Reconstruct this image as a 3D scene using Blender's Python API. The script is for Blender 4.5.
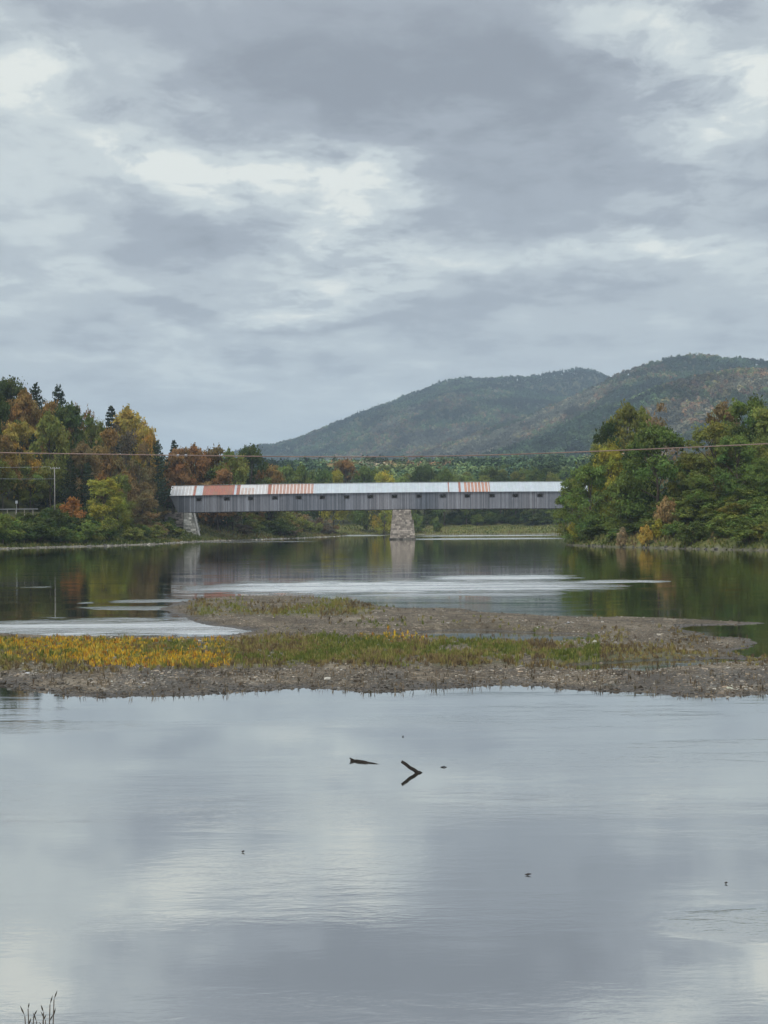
import bpy, math, random
import numpy as np
from mathutils import Matrix, Vector

for o in list(bpy.data.objects):
    bpy.data.objects.remove(o)
sc = bpy.context.scene
col = sc.collection
R = math.radians

# ------------------------------------------------------------------ camera, sky, sun, exposure
F = 1480.0
CH = 4.15
PITCH = math.atan(13.0 / F)
ROLL = 0.007
c_r0 = Vector((1, 0, 0)); c_f = Vector((0, math.cos(PITCH), math.sin(PITCH)))
c_u0 = c_r0.cross(c_f)
c_r = c_r0 * math.cos(ROLL) - c_u0 * math.sin(ROLL)
c_u = c_r0 * math.sin(ROLL) + c_u0 * math.cos(ROLL)
cam_d = bpy.data.cameras.new('camera')
cam = bpy.data.objects.new('camera', cam_d)
col.objects.link(cam)
mw = Matrix.Identity(4)
for i in range(3):
    mw[i][0] = c_r[i]; mw[i][1] = c_u[i]; mw[i][2] = -c_f[i]
mw[2][3] = CH
cam.matrix_world = mw
cam_d.sensor_width = 36
cam_d.lens = F * 36 / 1024
cam_d.clip_start = 0.1
cam_d.clip_end = 30000
sc.camera = cam

SUN_EL, SUN_AZ = 52, 215      # degrees; azimuth clockwise from +Y (sun high behind the camera, to the left)
world = bpy.data.worlds.new('World'); sc.world = world; world.use_nodes = True
EXPOSURE = 0.45
sc.render.engine = 'CYCLES'
sc.cycles.use_denoising = True
sc.cycles.max_bounces = 6
sc.cycles.diffuse_bounces = 2
sc.cycles.glossy_bounces = 3
sc.cycles.transmission_bounces = 2
sc.cycles.volume_bounces = 0
sc.cycles.transparent_max_bounces = 4
sc.cycles.use_adaptive_sampling = True
sc.cycles.adaptive_threshold = 0.02
sc.view_settings.view_transform = 'Standard'
sc.view_settings.look = 'None'
sc.view_settings.exposure = EXPOSURE
sc.view_settings.gamma = 1.0
sc.view_settings.use_curve_mapping = False


class NT:
    """small helper to write shader node trees"""
    def __init__(s, tree):
        s.t = tree; s.n = tree.nodes; s.l = tree.links
    def node(s, typ, ins=None, **kw):
        n = s.n.new(typ)
        for k, v in kw.items():
            setattr(n, k, v)
        if ins:
            for k, v in ins.items():
                s.put(n.inputs[k], v)
        return n
    def put(s, sock, v):
        if isinstance(v, bpy.types.NodeSocket):
            s.l.new(v, sock)
        else:
            sock.default_value = v
    def m(s, op, a, b=0.0, c=0.0, clamp=False):
        n = s.n.new('ShaderNodeMath'); n.operation = op; n.use_clamp = clamp
        s.put(n.inputs[0], a); s.put(n.inputs[1], b); s.put(n.inputs[2], c)
        return n.outputs[0]
    def v(s, op, a, b=(0, 0, 0)):
        n = s.n.new('ShaderNodeVectorMath'); n.operation = op
        s.put(n.inputs[0], a); s.put(n.inputs[1], b)
        return n.outputs['Value'] if op in ('LENGTH', 'DOT_PRODUCT') else n.outputs['Vector']
    def xyz(s, x, y, z=0.0):
        return s.node('ShaderNodeCombineXYZ', {0: x, 1: y, 2: z}).outputs[0]
    def sep(s, v):
        n = s.node('ShaderNodeSeparateXYZ', {0: v}); return n.outputs
    def noise(s, vec, scale, detail=3.0, rough=0.5, dist=0.0):
        n = s.node('ShaderNodeTexNoise', {'Vector': vec, 'Scale': scale, 'Detail': detail, 'Roughness': rough, 'Distortion': dist})
        return n.outputs
    def ramp(s, f, stops, interp='LINEAR'):
        n = s.node('ShaderNodeValToRGB', {0: f}); r = n.color_ramp; r.interpolation = interp
        while len(r.elements) < len(stops):
            r.elements.new(0.5)
        for e, (p, c) in zip(r.elements, stops):
            e.position = p; e.color = (c[0], c[1], c[2], 1)
        return n.outputs[0]
    def mix(s, f, a, b, blend='MIX'):
        n = s.n.new('ShaderNodeMix'); n.data_type = 'RGBA'; n.blend_type = blend
        s.put(n.inputs[0], f)
        for k, v in ((6, a), (7, b)):
            if isinstance(v, tuple) and len(v) == 3: v = (*v, 1)
            s.put(n.inputs[k], v)
        return n.outputs[2]
    def smap(s, x, a, b, c=0.0, d=1.0, kind='SMOOTHSTEP'):
        n = s.node('ShaderNodeMapRange', {0: x, 1: a, 2: b, 3: c, 4: d}, interpolation_type=kind)
        return n.outputs[0]


def lin(r, g, b):
    f = lambda c: ((c / 255 + 0.055) / 1.055) ** 2.4 if c > 10 else c / 255 / 12.92
    return (f(r), f(g), f(b))


def build_world():
    w = NT(world.node_tree); w.n.clear()
    d = w.node('ShaderNodeTexCoord').outputs['Generated']
    x, y, z = w.sep(d)[:3]
    az = w.m('ARCTAN2', x, y)
    el = w.m('ARCSINE', z)
    P = w.xyz(w.m('MULTIPLY', az, F), w.m('MULTIPLY', el, F))
    # clouds seen on a high flat deck: their pattern shrinks and flattens towards the horizon
    zz = w.m('ADD', w.m('MAXIMUM', z, 0.0), 0.11)
    Q = w.xyz(w.m('DIVIDE', x, zz), w.m('DIVIDE', w.m('MULTIPLY', y, 0.8), zz), w.m('MULTIPLY', z, 1.5))
    n1 = w.noise(Q, 1.1, 8.0, 0.5, 0.25)
    n2 = w.noise(w.v('ADD', Q, (13.1, 4.2, 2.0)), 3.2, 7.0, 0.58, 0.2)
    warp = w.noise(Q, 1.9, 5.0, 0.55)
    Pw = w.v('ADD', P, w.v('MULTIPLY', w.v('SUBTRACT', warp[1], (0.5, 0.5, 0.5)), (420, 210, 0)))
    v = w.m('ADD', 0.44, w.m('MULTIPLY', w.m('SUBTRACT', n1[0], 0.5), 0.85))
    v = w.m('ADD', v, w.m('MULTIPLY', w.m('SUBTRACT', n2[0], 0.5), 0.60))
    n3 = w.noise(w.v('ADD', Q, (3.1, 14.2, 5.0)), 7.5, 6.0, 0.62, 0.3)
    v = w.m('ADD', v, w.m('MULTIPLY', w.m('SUBTRACT', n3[0], 0.5), 0.40))
    brk = w.smap(n3[0], 0.36, 0.62, 0.40, 1.45, 'LINEAR')
    blobs = [  # azimuth and elevation of cloud masses (in 1/1480 rad, given as photo-like numbers), size, tilt, strength
        (470, 85, 330, 100, -4, -0.34), (250, 40, 170, 60, 0, -0.14), (320, 125, 120, 50, -10, -0.16),
        (5, 85, 50, 45, 0, 0.42), (110, 125, 190, 62, -12, 0.30), (60, 190, 120, 40, 0, 0.16),
        (235, 195, 130, 48, -12, 0.44), (345, 205, 100, 36, -15, 0.40), (335, 298, 85, 26, 0, 0.40), (250, 275, 120, 20, 0, 0.12),
        (100, 245, 170, 42, 0, -0.22), (690, 70, 105, 120, 20, 0.42), (620, 30, 70, 80, 0, 0.12),
        (755, 105, 60, 24, 0, 0.35), (750, 45, 50, 40, 0, -0.25), (520, 195, 200, 38, 0, -0.25),
        (650, 245, 95, 26, 0, 0.42), (10, 285, 60, 26, 0, 0.30), (130, 300, 90, 14, 0, 0.16), (480, 275, 120, 14, 0, 0.14), (700, 290, 90, 18, 0, 0.16), (220, 365, 200, 12, 0, 0.12), (300, 332, 240, 16, 0, -0.22),
        (600, 310, 220, 26, 0, -0.16), (420, 250, 120, 30, -10, 0.26), (420, 158, 200, 14, 0, 0.1),
    ]
    for bx, by, rx, ry, tl, amp in blobs:
        q = w.v('SUBTRACT', Pw, (bx - 384.0, 525.0 - by, 0))
        if tl:
            q = w.node('ShaderNodeVectorRotate', {'Vector': q, 'Angle': R(-tl)}, rotation_type='Z_AXIS').outputs[0]
        q = w.v('MULTIPLY', q, (1 / (rx * 1.25), 1 / (ry * 1.25), 0))
        g = w.smap(w.v('LENGTH', q), 1.25, 0.0, 0.0, amp * 0.92)
        if amp > 0: g = w.m('MULTIPLY', g, brk)
        v = w.m('ADD', v, g)
    low = w.smap(el, 0.16, 0.03)
    v = w.m('ADD', v, w.m('MULTIPLY', low, 0.05))
    cl = w.ramp(v, [(0.0, lin(127, 132, 139)), (0.25, lin(144, 150, 157)), (0.45, lin(164, 171, 175)), (0.68, lin(184, 191, 191)), (1.0, lin(208, 211, 205))], 'EASE')
    cl = w.mix(w.m('MULTIPLY', low, 0.45), cl, lin(175, 186, 192))
    # an overcast sky is about three times as bright overhead as at the horizon
    up = w.smap(el, R(20), R(65), 1.0, ZENITH)
    cl = w.v('MULTIPLY', cl, w.xyz(w.m('MULTIPLY', up, 10.0), w.m('MULTIPLY', up, 10.0), w.m('MULTIPLY', up, 10.0)))
    sky = w.node('ShaderNodeTexSky', sky_type='NISHITA', sun_disc=False, sun_elevation=R(SUN_EL), sun_rotation=R(SUN_AZ), air_density=1.0, dust_density=1.5)
    c = w.mix(0.94, sky.outputs[0], cl)
    bg = w.node('ShaderNodeBackground', {'Color': c, 'Strength': 0.1})
    w.node('ShaderNodeOutputWorld', {0: bg.outputs[0]})


ZENITH = 3.4
build_world()
sd = bpy.data.lights.new('sun', 'SUN'); sd.energy = 1.5; sd.angle = R(18); sd.color = (1.0, 0.965, 0.92)
sun = bpy.data.objects.new('sun', sd); col.objects.link(sun)
_s = Vector((math.sin(R(SUN_AZ)) * math.cos(R(SUN_EL)), math.cos(R(SUN_AZ)) * math.cos(R(SUN_EL)), math.sin(R(SUN_EL))))
sun.rotation_euler = _s.to_track_quat('Z', 'Y').to_euler()
sun.location = (-60, -80, 90)

# ------------------------------------------------------------------ photo measurements -> metres
A_r, A_u, A_f = np.array(c_r), np.array(c_u), np.array(c_f)


def ray(px, py):
    px = np.asarray(px, float); py = np.asarray(py, float)
    return A_f + ((px - 384) / F)[..., None] * A_r + ((512 - py) / F)[..., None] * A_u


def on_water(px, py, z=0.0):
    d = ray(px, py); t = (z - CH) / d[..., 2]
    return np.stack([d[..., 0] * t, d[..., 1] * t], -1)


def at(px, py, Y):
    d = ray(px, py); t = Y / d[..., 1]
    return float(d[..., 0] * t), float(CH + d[..., 2] * t)


def project(X, Y, Z):
    d = np.stack([X, Y, np.asarray(Z) - CH], -1).astype(float)
    f = np.maximum(d @ A_f, 1e-3)
    return 384 + F * (d @ A_r) / f, 512 - F * (d @ A_u) / f


# ------------------------------------------------------------------ numpy noise
def _hash(ix, iy, seed):
    h = (ix.astype(np.int64) * 374761393 + iy.astype(np.int64) * 668265263 + seed * 1442695041) & 0xFFFFFFFF
    h = ((h ^ (h >> 13)) * 1274126177) & 0xFFFFFFFF
    return ((h ^ (h >> 16)) & 0xFFFF) / 65535.0


def vnoise(x, y, seed=0):
    x = np.asarray(x, float); y = np.asarray(y, float)
    ix = np.floor(x).astype(np.int64); iy = np.floor(y).astype(np.int64)
    fx = x - ix; fy = y - iy
    fx = fx * fx * (3 - 2 * fx); fy = fy * fy * (3 - 2 * fy)
    a = _hash(ix, iy, seed); b = _hash(ix + 1, iy, seed); c = _hash(ix, iy + 1, seed); d = _hash(ix + 1, iy + 1, seed)
    return (a * (1 - fx) + b * fx) * (1 - fy) + (c * (1 - fx) + d * fx) * fy


def fbm(x, y, seed=0, oct=4):
    s = 0; a = 0.5; n = 0
    for i in range(oct):
        s = s + a * vnoise(x * 2 ** i + 17.3 * i, y * 2 ** i - 9.1 * i, seed + i); n += a; a *= 0.5
    return s / n


def sstep(x, a, b):
    t = np.clip((x - a) / (b - a), 0, 1); return t * t * (3 - 2 * t)


def signed_dist(X, Y, poly):
    """distance to the polygon's outline, positive inside"""
    X = np.asarray(X, float); Y = np.asarray(Y, float)
    best = np.full(X.shape, 1e18); inside = np.zeros(X.shape, bool)
    n = len(poly)
    for i in range(n):
        x0, y0 = poly[i]; x1, y1 = poly[(i + 1) % n]
        dx, dy = x1 - x0, y1 - y0
        t = np.clip(((X - x0) * dx + (Y - y0) * dy) / (dx * dx + dy * dy + 1e-12), 0, 1)
        best = np.minimum(best, (X - x0 - t * dx) ** 2 + (Y - y0 - t * dy) ** 2)
        if y1 != y0:
            c = ((y0 > Y) != (y1 > Y)) & (X < (x1 - x0) * (Y - y0) / (y1 - y0) + x0)
            inside ^= c
    d = np.sqrt(best)
    return np.where(inside, d, -d)


# ------------------------------------------------------------------ object helpers
def np_mesh(name, verts, faces, fcol=None, smooth=False):
    """verts (n,3), faces (m,k) -> mesh; fcol (m,3) a per-face colour attribute named tint"""
    me = bpy.data.meshes.new(name)
    verts = np.asarray(verts, np.float32); faces = np.asarray(faces, np.int32)
    m, k = faces.shape
    me.vertices.add(len(verts)); me.vertices.foreach_set('co', verts.ravel())
    me.loops.add(m * k); me.loops.foreach_set('vertex_index', faces.ravel())
    me.polygons.add(m)
    me.polygons.foreach_set('loop_start', np.arange(0, m * k, k, dtype=np.int32))
    if fcol is not None:
        a = me.attributes.new('tint', 'FLOAT_COLOR', 'FACE')
        c = np.ones((m, 4), np.float32); c[:, :3] = fcol
        a.data.foreach_set('color', c.ravel())
    me.update(calc_edges=True)
    me.polygons.foreach_set('use_smooth', np.full(m, smooth))
    return me


class MB:
    """collects boxes, tubes and quads into one mesh"""
    def __init__(s): s.v = []; s.f = []; s.c = []
    def add(s, vs, fs, c=(1, 1, 1)):
        b = len(s.v); s.v += [tuple(map(float, p)) for p in vs]
        for f in fs: s.f.append(tuple(b + i for i in f)); s.c.append(c)
    def hexa(s, p8, c=(1, 1, 1)):
        s.add(p8, [(0, 3, 2, 1), (4, 5, 6, 7), (0, 1, 5, 4), (1, 2, 6, 5), (2, 3, 7, 6), (3, 0, 4, 7)], c)
    def box(s, x0, x1, y0, y1, z0, z1, c=(1, 1, 1), zr=None):
        """zr: optional (z0,z1) at the x1 side for sloping boxes"""
        a, b = zr if zr else (z0, z1)
        s.hexa([(x0, y0, z0), (x1, y0, a), (x1, y1, a), (x0, y1, z0), (x0, y0, z1), (x1, y0, b), (x1, y1, b), (x0, y1, z1)], c)
    def tube(s, pts, rad, n=7, c=(1, 1, 1)):
        pts = [Vector(p) for p in pts]; rings = []
        for i, p in enumerate(pts):
            t = (pts[min(i + 1, len(pts) - 1)] - pts[max(i - 1, 0)]).normalized()
            a = t.orthogonal().normalized() if abs(t.z) > 0.95 else t.cross(Vector((0, 0, 1))).normalized()
            b = t.cross(a)
            r = rad[i] if hasattr(rad, '__len__') else rad
            rings.append([p + (a * math.cos(2 * math.pi * k / n) + b * math.sin(2 * math.pi * k / n)) * r for k in range(n)])
        vs = [q for rg in rings for q in rg]; fs = []
        for i in range(len(pts) - 1):
            for k in range(n):
                fs.append((i * n + k, i * n + (k + 1) % n, (i + 1) * n + (k + 1) % n, (i + 1) * n + k))
        fs.append(tuple(range(n - 1, -1, -1))); fs.append(tuple((len(pts) - 1) * n + k for k in range(n)))
        s.add(vs, fs, c)
    def mesh(s, name, smooth=False, off=(0, 0, 0)):
        me = bpy.data.meshes.new(name)
        me.from_pydata([(a - off[0], b - off[1], c - off[2]) for a, b, c in s.v], [], s.f)
        a = me.attributes.new('tint', 'FLOAT_COLOR', 'FACE')
        a.data.foreach_set('color', np.array([(c[0], c[1], c[2], 1) for c in s.c], np.float32).ravel())
        me.polygons.foreach_set('use_smooth', np.full(len(me.polygons), smooth))
        me.update()
        return me


def link(name, me, mat=None, parent=None):
    o = bpy.data.objects.new(name, me); col.objects.link(o)
    if mat is not None and me is not None and not me.materials: me.materials.append(mat)
    if parent is not None: o.parent = parent
    return o


def tag(o, label=None, cat=None, group=None, kind=None):
    if label: o['label'] = label
    if cat: o['category'] = cat
    if group: o['group'] = group
    if kind: o['kind'] = kind
    return o


def empty(name, loc=(0, 0, 0)):
    o = bpy.data.objects.new(name, None); o.empty_display_size = 0.3; o.location = loc; col.objects.link(o); return o


def mat_new(name):
    m = bpy.data.materials.new(name); m.use_nodes = True
    t = NT(m.node_tree); t.n.clear()
    return m, t


def finish(t, color, rough=0.8, spec=0.3, bump=None, bstr=0.5, bdist=0.05, metallic=0.0):
    p = t.node('ShaderNodeBsdfPrincipled', {'Base Color': color, 'Roughness': rough, 'Specular IOR Level': spec, 'Metallic': metallic})
    if bump is not None:
        b = t.node('ShaderNodeBump', {'Height': bump, 'Strength': bstr, 'Distance': bdist})
        t.l.new(b.outputs[0], p.inputs['Normal'])
    t.node('ShaderNodeOutputMaterial', {0: p.outputs[0]})
    return p


# ------------------------------------------------------------------ materials
def m_foliage(name='foliage'):
    m, t = mat_new(name)
    oi = t.node('ShaderNodeObjectInfo').outputs['Color']
    at_ = t.node('ShaderNodeAttribute', attribute_name='tint').outputs['Color']
    c = t.mix(1.0, oi, at_, 'MULTIPLY')
    dn = t.node('ShaderNodeBsdfDiffuse', {'Color': c})
    tr = t.node('ShaderNodeBsdfTranslucent', {'Color': c})
    mx = t.node('ShaderNodeMixShader', {0: 0.28, 1: dn.outputs[0], 2: tr.outputs[0]})
    t.node('ShaderNodeOutputMaterial', {0: mx.outputs[0]})
    return m


def m_tint(name, base=(1, 1, 1), rough=0.85, spec=0.2, var=0.15, scale=3.0, bump=0.0, bdist=0.02, stretch=(1, 1, 1)):
    """base colour times the mesh's own per-face tint, with some procedural variation"""
    m, t = mat_new(name)
    co = t.node('ShaderNodeTexCoord').outputs['Object']
    co = t.v('MULTIPLY', co, stretch)
    a = t.node('ShaderNodeAttribute', attribute_name='tint').outputs['Color']
    n = t.noise(co, scale, 5.0, 0.6)
    f = t.smap(n[0], 0.25, 0.75, 1 - var, 1 + var, 'LINEAR')
    c = t.v('MULTIPLY', t.v('MULTIPLY', a, base), t.xyz(f, f, f))
    finish(t, c, rough, spec, n[0] if bump else None, bump, bdist)
    return m


M_LEAF = m_foliage()
M_BARK = m_tint('bark', (0.10, 0.08, 0.062), 0.9, 0.1, 0.3, 2.0)
M_FOREST = m_tint('forest_leaves', (1, 1, 1), 1.0, 0.0, 0.0)
M_BOARD = m_tint('weathered_boards', (1, 1, 1), 0.85, 0.15, 0.22, 2.2, 0.3, 0.01, (2.5, 2.5, 0.28))
M_ROOF = m_tint('sheet_metal_roof', (1, 1, 1), 0.42, 0.45, 0.10, 0.8)
M_TIMBER = m_tint('dark_timber', (0.06, 0.055, 0.05), 0.9, 0.1, 0.3, 2.0)
M_STONE = m_tint('rough_stone', (1, 1, 1), 0.9, 0.15, 0.35, 1.7, 0.6, 0.06)
M_WIRE = m_tint('cable_sheath', (0.21, 0.145, 0.12), 0.6, 0.3, 0.25, 0.6)
M_POLE = m_tint('pale_pole_wood', (0.27, 0.255, 0.23), 0.85, 0.15, 0.2, 3)
M_STEEL = m_tint('galvanised_steel', (0.62, 0.63, 0.64), 0.45, 0.5, 0.15, 2)
M_DRIFT = m_tint('wet_driftwood', (0.022, 0.018, 0.015), 0.75, 0.15, 0.4, 9, 0.5, 0.01)
M_PLANT = m_tint('low_plants', (1, 1, 1), 0.9, 0.05, 0.0)
M_PEBBLE = m_tint('river_pebbles', (1, 1, 1), 0.75, 0.25, 0.2, 9)


def m_ground():
    m, t = mat_new('river_bank_ground')
    g = t.node('ShaderNodeNewGeometry').outputs['Position']
    a = t.node('ShaderNodeAttribute', attribute_name='zone').outputs['Color']
    r, gg, b = t.sep(a)[:3]
    n1 = t.noise(g, 0.25, 8.0, 0.65); n2 = t.noise(g, 1.6, 6.0, 0.7)
    grass = t.ramp(n1[0], [(0.3, (0.055, 0.075, 0.022)), (0.5, (0.11, 0.115, 0.035)), (0.62, (0.16, 0.14, 0.05)), (0.75, (0.20, 0.14, 0.05))])
    soil = t.ramp(n2[0], [(0.3, (0.03, 0.034, 0.016)), (0.6, (0.06, 0.06, 0.028)), (0.8, (0.09, 0.075, 0.04))])
    beach = t.ramp(n2[0], [(0.3, (0.10, 0.09, 0.07)), (0.5, (0.19, 0.172, 0.14)), (0.72, (0.36, 0.34, 0.29))])
    c = t.mix(r, soil, grass)
    c = t.mix(gg, c, beach)
    c = t.mix(t.m('MULTIPLY', b, 0.7), c, (0.05, 0.045, 0.035))
    finish(t, c, 0.95, 0.1, n2[0], 0.5, 0.3)
    return m


def m_bar():
    m, t = mat_new('gravel_bar_mix')
    g = t.node('ShaderNodeNewGeometry').outputs['Position']
    a = t.node('ShaderNodeAttribute', attribute_name='zone').outputs['Color']
    wet, veg, _ = t.sep(a)[:3]
    vo = t.node('ShaderNodeTexVoronoi', {'Vector': g, 'Scale': 13.0}); vo2 = t.node('ShaderNodeTexVoronoi', {'Vector': g, 'Scale': 31.0})
    n1 = t.noise(g, 0.5, 6.0, 0.65); n2 = t.noise(g, 3.0, 5.0, 0.7)
    stones = t.ramp(t.sep(vo.outputs['Color'])[0], [(0.0, (0.050, 0.037, 0.024)), (0.4, (0.115, 0.090, 0.060)), (0.75, (0.19, 0.150, 0.104)), (1.0, (0.34, 0.28, 0.205))])
    st2 = t.ramp(t.sep(vo2.outputs['Color'])[1], [(0.0, (0.050, 0.037, 0.024)), (0.6, (0.125, 0.098, 0.066)), (1.0, (0.24, 0.195, 0.14))])
    c = t.mix(t.smap(n2[0], 0.4, 0.6), stones, st2)
    f = t.smap(n1[0], 0.3, 0.7, 0.50, 0.98)
    c = t.v('MULTIPLY', c, t.xyz(f, f, f))
    n4 = t.noise(t.v('MULTIPLY', g, (0.55, 0.28, 0)), 1.0, 5.0, 0.65)
    c = t.mix(t.smap(n4[0], 0.50, 0.62, 0.0, 0.75), c, (0.062, 0.046, 0.030))
    c = t.mix(t.smap(n4[0], 0.42, 0.34, 0.0, 0.55), c, (0.24, 0.20, 0.145))
    green = t.ramp(n2[0], [(0.3, (0.05, 0.06, 0.02)), (0.6, (0.10, 0.10, 0.04)), (0.8, (0.15, 0.12, 0.06))])
    c = t.mix(t.m('MULTIPLY', veg, 0.75), c, green)
    c = t.mix(t.m('MULTIPLY', wet, 0.8), c, t.v('MULTIPLY', c, (0.33, 0.32, 0.32)))
    h = t.m('ADD', t.m('SUBTRACT', 1.0, vo.outputs['Distance']), t.m('MULTIPLY', n2[0], 0.8))
    finish(t, c, t.smap(wet, 0, 1, 0.9, 0.5), 0.3, h, 0.9, 0.05)
    return m


# ------------------------------------------------------------------ ground sheet
L_px = [(0, 549), (50, 547.5), (110, 546), (160, 544.2), (185, 542.6), (212, 541.2), (250, 540.2), (300, 538.3), (338, 536.5)]
F_px = [(352, 535), (385, 534.6), (430, 534.4), (480, 534.2), (563, 534), (600, 533.6)]
R_px = [(566, 545), (585, 546), (610, 546.8), (650, 548), (700, 549.2), (768, 550.5), (800, 551.5)]
P2 = lambda l: [tuple(on_water(a, b)) for a, b in l]
RIVER = ([(-90, 8.5), (-95, 100), (-82, 200)] + P2(L_px) + P2(F_px) + [(112, 560), (92, 490), (70, 423), (52, 350)] + P2(R_px)
         + [(82, 180), (95, 100), (90, 8.5), (30, 8.0), (0, 8.6), (-30, 8.2)])

ridgeA = np.array([(-700, 470), (100, 470), (200, 462), (255, 443), (275, 441), (300, 435), (330, 423), (360, 410), (390, 399), (410, 391), (440, 380), (465, 376.5),
                   (500, 377), (530, 374.5), (555, 369.5), (575, 366), (592, 367), (606, 372), (640, 380), (700, 392), (900, 420), (1500, 440)], float)
ridgeB = np.array([(-700, 500), (300, 500), (380, 468), (420, 452), (470, 436), (520, 420), (560, 401), (600, 382), (625, 370), (650, 360), (680, 354), (700, 352), (720, 354),
                   (745, 358), (768, 361), (830, 372), (1000, 400), (1500, 430)], float)
ridgeC = np.array([(-700, 505), (300, 505), (400, 485), (470, 464), (540, 440), (600, 415), (650, 393), (700, 378), (740, 374), (800, 366), (900, 380), (1500, 430)], float)


def hill_height(X, Y):
    h = np.zeros_like(X) - 50.0
    for (Yr, W, rd, sd_) in ((4000, 1700, ridgeA, 5), (2900, 1250, ridgeB, 9), (2250, 800, ridgeC, 13)):
        px = 384 + F * X / Yr
        H = (525 - 6 - (px - 384) * ROLL - np.interp(px, rd[:, 0], rd[:, 1])) / F * Yr + CH
        dy = np.abs(Y - Yr) / W
        prof = np.clip(1 - dy, 0, 1); prof = prof * prof * (3 - 2 * prof) * 0.45 + prof * 0.55
        rav = (fbm(X / 330 + Y / 900, Y / 520, sd_, 4) - 0.5) * 2
        hh = H * prof + rav * 62 * np.clip(dy * 3.0, 0, 1) * prof + rav * 5 + (fbm(X / 110, Y / 300, sd_ + 3, 3) - .5) * 26 * np.clip(prof * 1.2, 0, 1)
        h = np.maximum(h, np.where(dy < 1, hh, -50))
    return h


def ground_height(X, Y):
    sdv = signed_dist(X, Y, RIVER)
    d = -sdv
    nz = fbm(X / 9, Y / 9, 3, 4) - 0.5
    left = d * 0
    # left bank: beach, brushy slope, road shelf, wooded hillside
    left = np.interp(d, [0, 3, 5, 24, 34, 60, 110, 200, 500], [0, 0.35, 0.9, 7.3, 7.9, 24, 43, 56, 62])
    right = np.interp(d, [0, 1.0, 2.5, 14, 30, 100, 500], [0, 0.5, 1.3, 6.8, 9.0, 11, 14])
    far = np.interp(d, [0, 6, 45, 80, 400, 1500], [0, 0.6, 5.5, 10.0, 34, 64])
    near = np.interp(d, [0, 8.5, 30, 200], [0, 2.4, 3.2, 5])
    wl = sstep(-X - 18 + np.clip(Y - 300, 0, 400) * 0.02, -8, 10) * (1 - sstep(Y, 520, 640))
    wr = sstep(X, 25, 40) * (1 - sstep(Y, 480, 640))
    mid = np.interp(Y, [0, 20, 60], [1, 1, 0])
    h = far * (1 - wl) * (1 - wr) + left * wl + right * wr * (1 - wl)
    # behind the bridge the left hillside drops away to the valley floor
    h = np.where(Y > 380, np.minimum(h, 8 + np.clip(d - 20, 0, 400) * np.interp(Y, [380, 520], [0.55, 0.10])), h)
    h = near * mid + h * (1 - mid)
    h = np.where(d < 0, np.maximum(d * 0.25, -1.6), h + nz * np.clip(d * 0.12, 0, 0.9))
    h = np.maximum(h, np.where(Y > 1000, hill_height(X, Y), -50))
    return h, d


def make_ground():
    ys = np.concatenate([np.linspace(-200, -20, 8), np.linspace(-12, 14, 40), np.linspace(17, 170, 40), np.linspace(172, 760, 300), np.geomspace(768, 9000, 190)])
    ts = np.concatenate([np.linspace(-1.6, -0.46, 40), np.linspace(-0.45, 0.45, 420), np.linspace(0.46, 1.6, 40)])
    T, Y = np.meshgrid(ts, ys)
    X = T * (np.maximum(Y, 0) + 110)
    Z, d = ground_height(X, Y)
    ny, nx = X.shape
    idx = np.arange(ny * nx).reshape(ny, nx)
    f = np.stack([idx[:-1, :-1], idx[:-1, 1:], idx[1:, 1:], idx[1:, :-1]], -1).reshape(-1, 4)
    me = np_mesh('ground', np.stack([X, Y, Z], -1).reshape(-1, 3), f, smooth=True)
    grass = np.where(Y > 540, 1 - sstep(d, 30, 40), 0.25 + 0.6 * (1 - sstep(d, 2, 9)))
    grass = np.clip(grass + (fbm(X / 7, Y / 7, 8, 3) - 0.5) * 1.2, 0, 1)
    bw = np.where(X < 20, 1.3, 0.5) * (0.6 + 0.9 * fbm(X / 6, Y / 6, 4, 3))
    bw = np.where(Y > 540, 1.0, bw)
    bw = np.where((X > 20) & (Y < 540), 0.08, bw)
    bw = np.where((X > -60) & (X < -44) & (Y > 372) & (Y < 430), 2.2, bw)
    beach = np.clip(1 - sstep(d, bw, bw * 1.5), 0, 1)
    wet = 1 - sstep(d, 0.15, 0.5)
    a = me.attributes.new('zone', 'FLOAT_COLOR', 'POINT')
    a.data.foreach_set('color', np.stack([grass, beach, wet, np.ones_like(d)], -1).astype(np.float32).ravel())
    tag(link('ground', me, m_ground()), 'wooded river banks, valley floor and forested hills around the river', kind='structure')


make_ground()


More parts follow.
